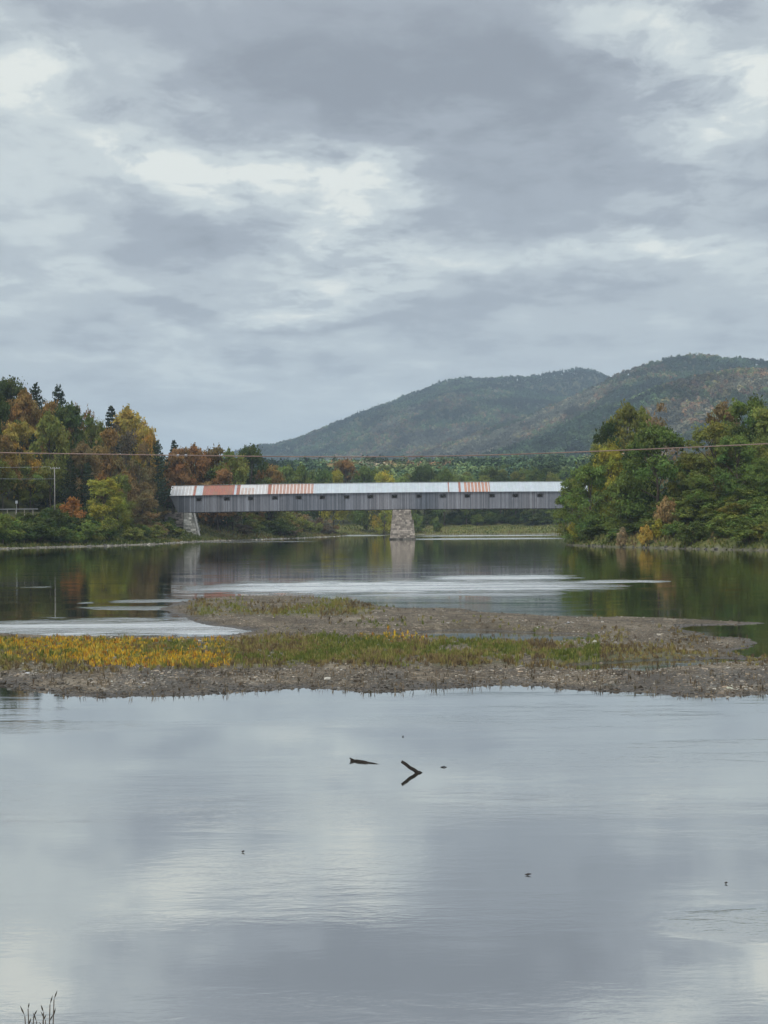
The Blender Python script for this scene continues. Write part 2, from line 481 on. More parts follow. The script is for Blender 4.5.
# ------------------------------------------------------------------ water
def make_water():
    m, t = mat_new('river_water')
    g = t.node('ShaderNodeNewGeometry').outputs['Position']
    x, y, z = t.sep(g)[:3]
    wn = t.noise(t.v('MULTIPLY', g, (0.10, 0.10, 0)), 1.0, 4.0, 0.6)
    wn2 = t.noise(t.v('MULTIPLY', g, (0.35, 0.5, 0)), 1.0, 4.0, 0.65)
    gx = t.m('ADD', x, t.m('MULTIPLY', t.m('SUBTRACT', t.sep(wn[1])[0], 0.5), 8.0))
    # wind-ruffled and shallow fast patches of the river (metres)
    mask = 0.0
    strips = [((118, 627.5), 168, 8.0, .9), ((215, 622), 40, 5, .45), ((405, 586.5), 205, 5.5, .95), ((500, 577.5), 80, 2.4, .9), ((612, 581.5), 50, 1.3, .7),
              ((450, 594.5), 115, 1.5, .55), ((165, 600.5), 30, 1.6, .3), ((98, 602.5), 14, .7, .22), ((150, 608), 60, 1.8, .25),
              ((487, 535.6), 84, 0.55, 1.0), ((487, 538.8), 84, 0.75, 1.0), ((343, 535.7), 48, .6, 1.0), ((250, 541.8), 60, .5, .5), ((32, 587), 10, 0.6, 0.15)]
    for (cx, cy), hw, hh, amp in strips:
        X0, Y0 = on_water(cx, cy); X1 = on_water(cx + hw, cy)[0]; Ya = on_water(cx, cy - hh)[1]; Yb = on_water(cx, cy + hh)[1]
        rx = X1 - X0; ry = abs(Ya - Yb) / 2; Yc = (Ya + Yb) / 2
        wy = t.m('MULTIPLY', t.m('SUBTRACT', wn2[0], 0.5), ry * 2.6)
        q = t.v('MULTIPLY', t.xyz(t.m('SUBTRACT', gx, float(X0)), t.m('ADD', t.m('SUBTRACT', y, float(Yc)), wy)), (1 / rx, 1 / ry, 0))
        # long flat ends
        qx, qy = t.sep(q)[:2]
        l = t.m('ADD', t.m('POWER', t.m('ABSOLUTE', qx), 4.0), t.m('POWER', t.m('ABSOLUTE', qy), 2.0))
        mask = t.m('MAXIMUM', mask, t.smap(l, 1.5, 0.0, 0.0, amp))
    # small ripples close by
    wv = t.v('MULTIPLY', g, (1.0, 2.6, 1.0))
    r1 = t.noise(wv, 1.5, 5.0, 0.55, 0.4)
    r2 = t.noise(wv, 6.0, 3.0, 0.5, 0.2)
    patch = t.noise(t.v('MULTIPLY', g, (0.09, 0.30, 0)), 1.0, 3.0, 0.6)
    pm = t.smap(patch[0], 0.44, 0.66, 0.13, 1.0)
    rf = on_water(745, 924)
    q = t.v('MULTIPLY', t.v('SUBTRACT', g, (float(rf[0]), float(rf[1]), 0)), (1 / 1.15, 1 / 0.75, 0))
    rm = t.smap(t.m('ADD', t.v('LENGTH', q), t.m('MULTIPLY', t.m('SUBTRACT', wn2[0], .5), 1.2)), 1.0, 0.35, 0.0, 3.4)
    rf2 = on_water(330, 868)
    q2 = t.v('MULTIPLY', t.v('SUBTRACT', g, (float(rf2[0]), float(rf2[1]), 0)), (1 / 3.2, 1 / 2.3, 0))
    rm2 = t.smap(t.v('LENGTH', q2), 1.0, 0.2, 0.0, 0.55)
    pm = t.m('ADD', pm, t.m('ADD', rm, rm2))
    h = t.m('ADD', t.m('MULTIPLY', r1[0], 0.0085), t.m('MULTIPLY', r2[0], 0.0026))
    h = t.m('MULTIPLY', h, pm)
    rip = t.noise(t.v('MULTIPLY', g, (1.0, 1.4, 1.0)), 2.2, 4.0, 0.6)
    h = t.m('ADD', h, t.m('MULTIPLY', t.m('MULTIPLY', rip[0], mask), 0.5))
    bp = t.node('ShaderNodeBump', {'Height': h, 'Strength': 1.0, 'Distance': 1.0 * 0.55})
    strk = t.noise(t.v('MULTIPLY', g, (0.035, 0.30, 0)), 1.0, 6.0, 0.7)
    mask = t.m('MULTIPLY', mask, t.smap(strk[0], 0.36, 0.56, 0.25, 1.0))
    rough = t.m('ADD', t.smap(y, 25, 120, 0.02, 0.03), t.m('MULTIPLY', mask, 0.34))
    gl = t.node('ShaderNodeBsdfGlossy', {'Color': (0.985, 0.975, 0.95, 1), 'Roughness': rough, 'Normal': bp.outputs[0]}, distribution='GGX')
    df = t.node('ShaderNodeBsdfDiffuse', {'Color': (0.020, 0.021, 0.017, 1)})
    fr = t.node('ShaderNodeFresnel', {'IOR': WATER_IOR, 'Normal': bp.outputs[0]})
    fr_ = t.m('ADD', 0.62, t.m('MULTIPLY', fr.outputs[0], 0.38))
    mx = t.node('ShaderNodeMixShader', {0: fr_, 1: df.outputs[0], 2: gl.outputs[0]})
    t.node('ShaderNodeOutputMaterial', {0: mx.outputs[0]})
    xs = np.linspace(-400, 400, 9); ys = np.concatenate([[-20], np.linspace(6, 1000, 12)])
    X, Y = np.meshgrid(xs, ys); idx = np.arange(X.size).reshape(X.shape)
    f = np.stack([idx[:-1, :-1], idx[:-1, 1:], idx[1:, 1:], idx[1:, :-1]], -1).reshape(-1, 4)
    me = np_mesh('river_water', np.stack([X, Y, X * 0], -1).reshape(-1, 3), f, smooth=False)
    tag(link('river_water', me, m), 'wide calm river reflecting the cloudy sky and wooded banks', kind='structure')


WATER_IOR = 3.0
make_water()

# ------------------------------------------------------------------ gravel bar in the river
BAR_near = [(-160, 680), (-60, 682), (0, 685), (30, 690), (62, 695.5), (100, 697), (150, 696.5), (200, 694), (250, 691.5), (300, 690), (360, 691), (400, 690.5), (450, 688.5),
            (500, 685.5), (540, 686), (575, 690), (620, 693), (660, 695), (700, 697), (735, 694.5), (768, 690.5), (850, 686), (950, 684)]
BAR_far = [(950, 650), (850, 655), (780, 657), (742, 655.5), (726, 650.5), (748, 648), (757, 642), (740, 637.5), (700, 634), (678, 629), (700, 625.5), (742, 624.5), (764, 622.5), (735, 621.2),
           (690, 619), (640, 617.5), (600, 617), (560, 616.5), (520, 614), (480, 612), (462, 609), (430, 608), (405, 608.5), (380, 606), (355, 600.5), (320, 597.5), (280, 596), (235, 596.5),
           (200, 599), (180, 603), (160, 609), (172, 614), (188, 619), (205, 624), (232, 629), (246, 632), (225, 635.5), (180, 637), (120, 637), (60, 636), (0, 633.5), (-80, 632), (-160, 630)]
BAR = P2(BAR_near) + P2(BAR_far)
PUD = [(440, 634), (470, 631.5), (520, 633), (560, 635), (572, 639), (540, 643), (500, 642), (460, 640)]
PUD2 = [(600, 668), (640, 666.5), (690, 663), (715, 661), (700, 664), (650, 668.5), (612, 670.5)]


def bar_height(X, Y):
    X2 = X + (fbm(X / 1.7, Y / 3, 21, 3) - .5) * 0.9; Y2 = Y + (fbm(X / 1.9, Y / 3, 22, 3) - .5) * 1.8
    d = signed_dist(X2, Y2, BAR)
    h = np.where(d > 0, 0.22 * (1 - np.exp(-np.maximum(d, 0) / 3.2)) + 0.01, d * 0.05)
    h = h + (fbm(X / 2.2, Y / 3.5, 31, 4) - 0.5) * 0.13 * np.clip(d / 1.6, 0.12, 1)
    h = h + (fbm(X / 0.35, Y / 0.45, 35, 3) - 0.5) * 0.045 * np.clip(d + .6, 0.0, 1)
    for pl in (PUD, PUD2):
        pd = signed_dist(X2, Y2, P2(pl))
        h = h * (1 - sstep(pd, -1.9, -0.4)) + (-0.06) * sstep(pd, -1.9, -0.4)
    return h, d


def veg_maps(px, py):
    """where plants grow on the bar: (density of green plants, yellow flowering patch 0..1, scattered dark stems)"""
    n = fbm(px / 38, py / 9, 41, 4)
    n2 = fbm(px / 90, py / 14, 47, 3)
    top = np.interp(px, [-160, 0, 120, 200, 260, 350, 450, 560, 640, 720, 900], [636, 637, 640, 642, 637, 635, 640, 644, 646, 652, 656])
    bot = np.interp(px, [-160, 0, 100, 200, 300, 400, 500, 580, 650, 720, 900], [674, 672, 671, 669, 666, 667, 668, 669, 664, 666, 670])
    band = sstep(py, top - 2, top + 4) * (1 - sstep(py, bot - 7, bot + 3))
    band = band * np.interp(px, [-160, 520, 600, 700, 900], [1, 1, 0.85, 0.5, 0.6])
    dens = band * np.clip(0.45 + (n - 0.38) * 3.0, 0.05, 1)
    far = sstep(py, 597, 602) * (1 - sstep(py, 612, 618)) * sstep(px, 180, 205) * (1 - sstep(px, 330, 400))
    dens = np.maximum(dens, far * np.clip((n - 0.34) * 3.0, 0.08, .8))
    mid = sstep(py, 612, 640) * (1 - sstep(py, 640, 660)) * sstep(px, 250, 330) * 0.10
    dens = np.maximum(dens, mid * 2.2 * np.clip((n - 0.35) * 3, 0, 1))
    yel = (1 - sstep(px, 195, 245)) * sstep(py, 637, 644) * (1 - sstep(py, 664, 669)) * np.clip(0.25 + (n2 - 0.36) * 3.4 + sstep(px, 60, 130) * 0.35, 0, 1)
    yel = np.maximum(yel, 0.22 * np.exp(-((px - 395) / 30) ** 2 - ((py - 638) / 4) ** 2))
    stems = sstep(py, 662, 672) * (0.25 + 0.9 * np.clip((n - .42) * 4, 0, 1)) * (1 - sstep(py, 684, 694)) + 0.18
    return dens, yel, stems


def make_bar():
    ys = np.geomspace(31, 100, 430)
    ts = np.linspace(-0.40, 0.42, 760)
    T, Y = np.meshgrid(ts, ys); X = T * Y
    Z, d = bar_height(X, Y)
    px, py = project(X, Y, Z)
    dens, yel, st = veg_maps(px, py)
    ny, nx = X.shape; idx = np.arange(ny * nx).reshape(ny, nx)
    f = np.stack([idx[:-1, :-1], idx[:-1, 1:], idx[1:, 1:], idx[1:, :-1]], -1).reshape(-1, 4)
    keep = Z.ravel()[f].max(1) > -0.05
    f = f[keep]
    used = np.unique(f); remap = np.full(ny * nx, -1); remap[used] = np.arange(len(used))
    V = np.stack([X, Y, Z], -1).reshape(-1, 3)[used]
    me = np_mesh('gravel_bar', V, remap[f], smooth=True)
    wet = np.clip(1 - sstep(Z, 0.012, 0.06) + 0.7 * sstep(fbm(X / 1.1, Y / 2, 55, 3), .42, .60) * (py > 668), 0, 1)
    a = me.attributes.new('zone', 'FLOAT_COLOR', 'POINT')
    a.data.foreach_set('color', np.stack([wet, np.clip(dens * 1.1, 0, 1), yel, np.ones_like(d)], -1).reshape(-1, 4)[used].astype(np.float32).ravel())
    tag(link('gravel_bar_ground', me, m_bar()), 'low gravel and mud bar lying across the middle of the river', kind='structure')


make_bar()
rng = np.random.default_rng(7)


def sample_bar(n, ymin=32, ymax=98):
    Y = 1 / rng.uniform(1 / ymax, 1 / ymin, n)       # more of them close by, where they show larger
    X = rng.uniform(-0.33, 0.34, n) * Y
    Z, d = bar_height(X, Y)
    return X, Y, Z, d


def make_pebbles():
    X, Y, Z, d = sample_bar(150000)
    px, py = project(X, Y, Z)
    dens, yel, st = veg_maps(px, py)
    keep = (Z > -0.01) & (rng.random(len(X)) < (0.62 - 0.5 * dens) * np.clip(fbm(X / 1.2, Y / 2.2, 67, 3) * 2.6 - .55, .12, 1)) 
    X, Y, Z, py = X[keep], Y[keep], Z[keep], py[keep]
    n = len(X)
    base = np.array([(1, 0, 0), (0, 1, 0), (-1, 0, 0), (0, -1, 0), (0, 0, 1), (0, 0, -0.6)], float)
    base = np.concatenate([base[:4], [(0.5, 0.5, 0.72), (-0.5, 0.45, 0.75), (-0.45, -0.55, 0.7), (0.5, -0.5, 0.68)]])
    fc = np.array([(0, 1, 4), (1, 5, 4), (1, 2, 5), (2, 6, 5), (2, 3, 6), (3, 7, 6), (3, 0, 7), (0, 4, 7), (4, 5, 6), (4, 6, 7)])
    s = rng.lognormal(math.log(0.024), 0.5, n) * np.where(py > 668, 1.15, 0.95)
    s = np.clip(s, .012, .13)
    an = rng.uniform(0, 6.28, n); ca, sa = np.cos(an), np.sin(an)
    B = base[None] * (1 + rng.normal(0, 0.14, (n, 8, 1)))
    asp = rng.uniform(0.55, 1.0, n)
    bx = B[:, :, 0] * s[:, None]; by = B[:, :, 1] * (s * asp)[:, None]; bz = B[:, :, 2] * (s * rng.uniform(.4, .8, n))[:, None]
    V = np.stack([X[:, None] + bx * ca[:, None] - by * sa[:, None], Y[:, None] + bx * sa[:, None] + by * ca[:, None], Z[:, None] + bz - 0.1 * s[:, None]], -1)
    f = (fc[None] + 8 * np.arange(n)[:, None, None]).reshape(-1, 3)
    br = np.clip(rng.lognormal(0, 0.5, n), .35, 3.2); hue = rng.normal(0, 0.06, n)
    c = np.stack([0.150 * br * (1 + hue), 0.129 * br, 0.102 * br * (1 - hue)], -1)
    wet = Z < 0.05
    c[wet] *= 0.5
    c *= (.6 + .8 * np.clip(fbm(X / 1.6, Y / 3, 66, 3)[:, None] * 2 - .45, 0, 1))
    c = np.clip(c, .012, .42)
    me = np_mesh('pebbles', V.reshape(-1, 3), f, np.repeat(c, 10, 0))
    tag(link('pebbles', me, M_PEBBLE), 'loose grey and tan pebbles strewn over the gravel bar', 'pebbles', kind='stuff')


make_pebbles()


def blades(name, label, X, Y, Z, H, W, C, nb, lean=0.35):
    """tufts of nb leaf blades each"""
    n = len(X)
    X = np.repeat(X, nb); Y = np.repeat(Y, nb); Z = np.repeat(Z, nb); H = np.repeat(H, nb) * rng.uniform(.45, 1.1, n * nb); W = np.repeat(W, nb) * rng.uniform(.6, 1.3, n * nb)
    C = np.repeat(C, nb, 0) * rng.uniform(0.7, 1.3, (n * nb, 1))
    r = rng.uniform(0, 6.28, n * nb); rr = rng.uniform(0, 0.07, n * nb)
    X = X + np.cos(r) * rr; Y = Y + np.sin(r) * rr
    a = rng.uniform(0, 6.28, n * nb); dx, dy = np.cos(a), np.sin(a)
    l = rng.uniform(0, lean, n * nb) * H; la = rng.uniform(0, 6.28, n * nb)
    tx, ty = np.cos(la) * l, np.sin(la) * l
    p = lambda k, w, z: np.stack([X + tx * k + dx * W * w, Y + ty * k + dy * W * w, Z + H * z], -1)
    V = np.stack([p(0, -.25, -.02), p(0, .25, -.02), p(.55, .5, .6), p(1, .0, 1.0), p(.45, -.5, .5)], 1)
    f = np.arange(n * nb * 5).reshape(-1, 5)
    me = np_mesh(name, V.reshape(-1, 3), f, np.clip(C, .005, .8))
    tag(link(name, me, M_PLANT), label, name.split('_')[-1], kind='stuff')


def make_bar_plants():
    X, Y, Z, d = sample_bar(120000)
    px, py = project(X, Y, Z)
    dens, yel, st = veg_maps(px, py)
    u = rng.random(len(X))
    ok = (Z > 0.015)
    isy = (rng.random(len(X)) < yel * 0.86)
    g = ok & (u < dens * 0.62) & ~isy
    n = g.sum()
    pal = np.array([(.12, .145, .04), (.18, .19, .055), (.24, .21, .075), (.22, .165, .08), (.14, .105, .065)])
    fld = fbm(px / 30, py / 6, 61, 3)
    k = np.clip((fld - .28) * 9 + rng.normal(0, .8, len(X)), 0, 4).astype(int)
    k = np.where(py > 662, np.maximum(k, rng.integers(1, 5, len(X))), k)
    k = np.where(py < 622, np.clip(k + 1, 1, 4), k)
    k = np.where((px > 600), np.maximum(k, rng.integers(2, 5, len(X))), k)
    H = rng.uniform(.07, .19, len(X)) * (.6 + .8 * fbm(px / 14, py / 5, 63, 2)) * np.where(py < 620, 1.2, 1) * np.interp(px, [0, 250, 600, 760], [1, 1, 1.05, .8])
    blades('bar_grass', 'low green and brown grassy plants growing along the gravel bar', X[g], Y[g], Z[g], H[g], np.full(n, .024), pal[k[g]], 9)
    y = ok & isy & (u < 0.75)
    pal2 = np.array([(.60, .38, .045), (.52, .27, .04), (.52, .40, .08), (.25, .24, .06), (.32, .15, .045)])
    k2 = rng.choice(5, len(X), p=[.27, .18, .15, .28, .12])
    blades('yellow_flowers', 'golden yellow flowering plants on the left end of the gravel bar', X[y], Y[y], Z[y], H[y] * .95, np.full(y.sum(), .022), pal2[k2[y]], 10)
    s = (Z > np.where(py > 680, -.012, .015)) & (u > .5) & (rng.random(len(X)) < np.where(py > 686, .055, st * 0.11))
    pal3 = np.array([(.10, .07, .045), (.06, .05, .03), (.16, .12, .07)])
    blades('dry_stems', 'dark dry plant stems standing scattered on the gravel bar', X[s], Y[s], Z[s], rng.uniform(.06, .22, s.sum()), np.full(s.sum(), .016), pal3[rng.integers(0, 3, s.sum())], 4, .5)


make_bar_plants()



def bank_cover():
    """stones along the waterline and rough grass on the banks"""
    n = 170000
    Y = rng.uniform(205, 720, n); X = rng.uniform(-.29, .29, n) * Y
    Z, d = ground_height(X, Y)
    left, far = X < 20, Y > 520
    bw = np.where(left, 1.7, .45)
    st = (d > -.15) & (d < bw) & (rng.random(n) < np.where(far, .25, .9))
    x, y, z = X[st], Y[st], Z[st]; m = len(x)
    base = np.array([(1, 0, 0), (0, 1, 0), (-1, 0, 0), (0, -1, 0), (0.5, 0.5, 0.72), (-0.5, 0.45, 0.75), (-0.45, -0.55, 0.7), (0.5, -0.5, 0.68)])
    fc = np.array([(0, 1, 4), (1, 5, 4), (1, 2, 5), (2, 6, 5), (2, 3, 6), (3, 7, 6), (3, 0, 7), (0, 4, 7), (4, 5, 6), (4, 6, 7)])
    s_ = np.clip(rng.lognormal(math.log(.17), .5, m), .06, .7)
    B = base[None] * (1 + rng.normal(0, .16, (m, 8, 1)))
    V = np.stack([x[:, None] + B[:, :, 0] * s_[:, None], y[:, None] + B[:, :, 1] * s_[:, None], z[:, None] + B[:, :, 2] * s_[:, None] * .75 - .02], -1)
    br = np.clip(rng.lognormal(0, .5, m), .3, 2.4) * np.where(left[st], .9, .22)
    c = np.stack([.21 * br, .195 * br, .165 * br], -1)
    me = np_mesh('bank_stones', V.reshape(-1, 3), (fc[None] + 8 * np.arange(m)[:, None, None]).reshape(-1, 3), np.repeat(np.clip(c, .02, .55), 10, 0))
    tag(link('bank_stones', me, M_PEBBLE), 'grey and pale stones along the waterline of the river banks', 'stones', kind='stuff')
    g = (d > np.where(left, .8, .1)) & (d < np.where(far, 36, 22)) & (rng.random(n) < np.where(d < 8, 1.0, .6))
    x, y, z = X[g], Y[g], Z[g]; m = len(x)
    fld = fbm(x / 9, y / 14, 81, 3)
    pal = np.array([(.075, .095, .028), (.11, .125, .036), (.15, .15, .05), (.21, .18, .07), (.16, .115, .06)])
    k = np.clip((fld - .3) * 9 + rng.normal(0, .9, m) + .6 * far[g], 0, 4).astype(int)
    blades('bank_grass', 'rough green and straw coloured grass on the river banks', x, y, z, rng.uniform(.3, .9, m), np.full(m, .16), pal[k], 6, .6)


bank_cover()


# ------------------------------------------------------------------ trees: meshes of unit height and unit width, shared by every copy
def quads(C, N, s, asp=0.75):
    n = len(C)
    N = N / (np.linalg.norm(N, axis=1, keepdims=True) + 1e-9)
    ref = np.where(np.abs(N[:, 2:3]) > 0.9, np.array([[1., 0, 0]]), np.array([[0, 0, 1.]]))
    U = np.cross(N, ref); U /= np.linalg.norm(U, axis=1, keepdims=True) + 1e-9
    W = np.cross(N, U); a = rng.uniform(0, 6.28, n)[:, None]
    U, W = U * np.cos(a) + W * np.sin(a), -U * np.sin(a) + W * np.cos(a)
    s = np.asarray(s)[:, None]
    V = np.stack([C - U * s, C - W * s * asp + N * s * .15, C + U * s, C + W * s * asp + N * s * .15], 1)
    return V.reshape(-1, 3), np.arange(n * 4).reshape(-1, 4)


def tint_for(n, lo=.7, hi=1.35, hue=.12):
    hue = hue * .7
    b = rng.uniform(lo, hi, n); h = rng.normal(0, hue, n)
    return np.stack([b * (1 + h), b * (1 - h * .2), b * (1 - h * .5)], -1)


def broad_tree(seed, z0=0.2, nl=24, sub=15, per=26, leaf=0.0145, full=0.62):
    global rng
    rng = np.random.default_rng(seed)
    cs = []; C = []; N = []; S = []; T = []
    for i in range(nl):
        zz = rng.uniform(.06, .95)
        env = .5 * (math.sin(math.pi * min(max(zz, .02), .98) ** (.85 if z0 > .1 else 0.62))) ** full
        a = rng.uniform(0, 6.28); r = env * rng.uniform(.35, 1) ** .6 * .80
        rad = rng.uniform(.10, .18) * (1.1 - .35 * zz)
        c = np.array([math.cos(a) * r, math.sin(a) * r, z0 + (1 - z0) * zz * .93]); cs.append((c, rad))
    for c, rad in cs:
        lt = tint_for(1, .78, 1.25, .10)
        for j in range(sub):
            v = rng.normal(0, 1, 3); v[2] = abs(v[2]) * 1.0 - .35; v /= np.linalg.norm(v)
            sc_ = c + v * rad * rng.uniform(.55, 1.05) * np.array([1, 1, .72])
            st_ = lt * tint_for(1, .82, 1.2, .06)
            n = per; rs = rad * rng.uniform(.25, .42)
            p = rng.normal(0, 1, (n, 3)) * np.array([1, 1, .5]) * rs * .7 + sc_
            C.append(p); N.append(v * 1.0 + np.array([0, 0, .5]) + rng.normal(0, .75, (n, 3))); S.append(rng.uniform(.6, 1.35, n) * leaf)
            T.append(st_ * tint_for(n, .8, 1.22, .05))
        # inner leaves that close the lobe
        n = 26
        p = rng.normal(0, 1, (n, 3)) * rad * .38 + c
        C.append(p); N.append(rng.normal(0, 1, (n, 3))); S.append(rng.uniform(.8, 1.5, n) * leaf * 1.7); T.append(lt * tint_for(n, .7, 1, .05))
    C = np.concatenate(C); N = np.concatenate(N); S = np.concatenate(S); T = np.concatenate(T)
    C[:, 2] = np.maximum(C[:, 2], 0.01)
    V, f = quads(C, N, S)
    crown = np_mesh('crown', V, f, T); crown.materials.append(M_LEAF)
    mb = MB(); b = rng.normal(0, .012, (4, 2))
    top = z0 + (1 - z0) * .62
    pts = [(0, 0, -.04), (b[0, 0], b[0, 1], .12), (b[1, 0], b[1, 1], .3), (b[2, 0] * 1.6, b[2, 1] * 1.6, .48), (b[3, 0] * 2, b[3, 1] * 2, top)]
    mb.tube(pts, [.026, .019, .015, .011, .005], 8)
    for c, rad in cs[:14]:
        zb = max(.12, min(top - .05, c[2] * .62))
        k = np.interp(zb, [p[2] for p in pts], range(5)); k0 = int(k); fr = k - k0
        p0 = Vector(pts[k0]).lerp(Vector(pts[min(k0 + 1, 4)]), fr)
        mdp = p0.lerp(Vector(c), .5) + Vector((0, 0, .02))
        mb.tube([p0, mdp, Vector(c)], [.0085, .0055, .002], 5)
    trunk = mb.mesh('trunk', True); trunk.materials.append(M_BARK)
    return crown, trunk


def conifer(seed, droop=0.12, dens=1.0, z0=.1):
    global rng
    rng = np.random.default_rng(seed)
    C = []; N = []; S = []; T = []; mb = MB()
    mb.tube([(0, 0, -.04), (.004, 0, .3), (0, .004, .65), (0, 0, .99)], [.02, .015, .009, .002], 7)
    z = z0
    while z < .985:
        L = .5 * (1 - z) ** .72 * rng.uniform(.75, 1.1) + .02
        nb = rng.integers(4, 7)
        a0 = rng.uniform(0, 6.28)
        for b in range(nb):
            if rng.random() < .12: continue
            a = a0 + 6.283 * b / nb + rng.normal(0, .2); l = L * rng.uniform(.6, 1.15)
            dv = np.array([math.cos(a), math.sin(a), 0])
            n = int((18 + 150 * l) * dens)
            t = rng.uniform(.12, 1, n) ** .8
            p = dv * (t * l)[:, None] + np.array([0, 0, z]) + np.array([0, 0, 1]) * ((t ** 2) * l * (.25 - droop * 2) + t * 0)[:, None]
            side = np.array([-dv[1], dv[0], 0])
            p = p + side * (rng.normal(0, .26, n) * l * (1 - t * .5))[:, None] + rng.normal(0, .006, (n, 3))
            C.append(p); N.append(np.array([0, 0, 1]) + dv * .3 + rng.normal(0, .5, (n, 3))); S.append(rng.uniform(.6, 1.3, n) * .0155)
            T.append(tint_for(1, .75, 1.25, .05) * tint_for(n, .75, 1.25, .04))
            if l > .08: mb.tube([(0, 0, z), tuple(dv * l * .85 + np.array([0, 0, z + l * .72 * (.25 - droop * 2)]))], [.005, .0015], 4)
        z += rng.uniform(.022, .042)
    V, f = quads(np.concatenate(C), np.concatenate(N), np.concatenate(S))
    crown = np_mesh('crown', V, f, np.concatenate(T)); crown.materials.append(M_LEAF)
    trunk = mb.mesh('trunk', True); trunk.materials.append(M_BARK)
    return crown, trunk


def shrub(seed, nl=13, sub=11, per=22, leaf=.034, flat=1.0):
    global rng
    rng = np.random.default_rng(seed)
    C = []; N = []; S = []; T = []; mb = MB()
    for i in range(nl):
        a = rng.uniform(0, 6.28); r = .38 * rng.uniform(0, 1) ** .55
        zc = rng.uniform(.12, .75) * (1 - (r / .5) ** 2 * .55)
        c = np.array([math.cos(a) * r, math.sin(a) * r, zc]); rad = rng.uniform(.14, .24)
        lt = tint_for(1, .78, 1.25, .10)
        if i < 7: mb.tube([(c[0] * .2, c[1] * .2, -.06), (c[0] * .6, c[1] * .6, zc * .6), tuple(c)], [.016, .01, .004], 5)
        for j in range(sub):
            v = rng.normal(0, 1, 3); v[2] = abs(v[2]) - .3; v /= np.linalg.norm(v)
            p = rng.normal(0, 1, (per, 3)) * np.array([1, 1, .6]) * rad * .26 + c + v * rad * rng.uniform(.5, 1)
            C.append(p); N.append(v + np.array([0, 0, .5]) + rng.normal(0, .8, (per, 3))); S.append(rng.uniform(.55, 1.35, per) * leaf)
            T.append(lt * tint_for(1, .85, 1.18, .05) * tint_for(per, .78, 1.25, .05))
    C = np.concatenate(C); C[:, 2] = np.maximum(C[:, 2], -.02)
    V, f = quads(C, np.concatenate(N), np.concatenate(S))
    crown = np_mesh('foliage', V, f, np.concatenate(T)); crown.materials.append(M_LEAF)
    st = mb.mesh('stem', True); st.materials.append(M_BARK)
    return crown, st


BROAD = [broad_tree(101 + i) for i in range(5)]                                   # woodland trees
BANKT = [broad_tree(151 + i, z0=.03, nl=30, sub=17, per=28, leaf=.0125, full=.5) for i in range(4)]    # foliage down to the ground
PINE = [conifer(201), conifer(202, .02, .8, .25), conifer(203, .18, 1.2)]
SHRUB = [shrub(301 + i) for i in range(4)]
BARE = [broad_tree(351 + i, nl=20, sub=9, per=11, leaf=.012) for i in range(2)]   # half-bare autumn crowns

COL = {
    'dark green': (.066, .092, .028), 'green': (.118, .160, .040), 'olive': (.172, .185, .048), 'yellow-green': (.29, .29, .05), 'light green': (.15, .19, .05),
    'golden': (.37, .27, .065), 'orange': (.34, .175, .06), 'rust red': (.25, .145, .06), 'brown': (.21, .155, .07), 'tan': (.26, .20, .11),
    'deep green': (.040, .057, .030), 'grey-brown': (.15, .125, .085), 'orange-brown': (.25, .155, .052),
}
PROTO = {'broad': ('tree', 'crown', 'trunk', BROAD), 'bank': ('tree', 'crown', 'trunk', BANKT), 'pine': ('pine_tree', 'crown', 'trunk', PINE),
         'bare': ('tree', 'crown', 'trunk', BARE), 'shrub': ('shrub', 'foliage', 'stem', SHRUB)}
CAT = {'broad': 'tree', 'bank': 'tree', 'pine': 'pine tree', 'bare': 'tree', 'shrub': 'shrub'}
prnd = random.Random(11)
gz = lambda X, Y: float(ground_height(np.array([float(X)]), np.array([float(Y)]))[0][0])


def plant(kind, X, Y, H, W, colr, label, group=None, rz=None, z=None, tilt=0.0):
    nm, pa, pb, lib = PROTO[kind]
    crown, trunk = lib[prnd.randrange(len(lib))]
    if z is None: z = gz(X, Y)
    o = empty(nm, (X, Y, z - .05))
    o.scale = (W, W, H)
    o.rotation_euler = (tilt * prnd.uniform(-1, 1), tilt * prnd.uniform(-1, 1), prnd.uniform(0, 6.28) if rz is None else rz)
    c = COL[colr]; j = prnd.uniform(.86, 1.16); k = prnd.uniform(-.06, .06)
    a = link(pa, crown, None, o); a.color = (c[0] * j * (1 + k), c[1] * j, c[2] * j * (1 - k), 1)
    link(pb, trunk, None, o)
    tag(o, label, CAT[kind], group)
    return o


def hero(kind, px, ytop, Y, wpx, colr, label, group=None, hmax=30, tilt=0.0):
    if px < 166 and Y < 380: Y += 62
    X, zt = at(px, ytop, Y)
    z = gz(X, Y)
    W = wpx / F * Y * 1.08
    H = max(zt - z, W * .5, 1.2)
    if kind in ('broad', 'bank', 'bare'): W = max(W, min(.52 * H, W * 1.35))
    if kind == 'pine': W = max(W, .5 * H)
    if H > hmax:       # ground is lower than a tree of this kind can reach from: stand it on the rise further back
        H = hmax
        z = zt - H if zt - H - z < 6 else z
        z = gz(X, Y)
        H = max(zt - z, 1.5)
    return plant(kind, X, Y, H * 1.0, W, colr, label, group, z=z, tilt=tilt)


SKY_L = np.array([(-200, 372), (0, 377), (20, 378), (30, 391), (60, 390), (72, 398), (82, 398), (98, 421), (108, 424), (118, 414), (130, 410), (150, 415), (158, 430), (164, 447), (175, 448), (200, 447), (225, 448), (262, 449), (272, 460), (330, 462),
                  (420, 464), (560, 462), (700, 460)], float)


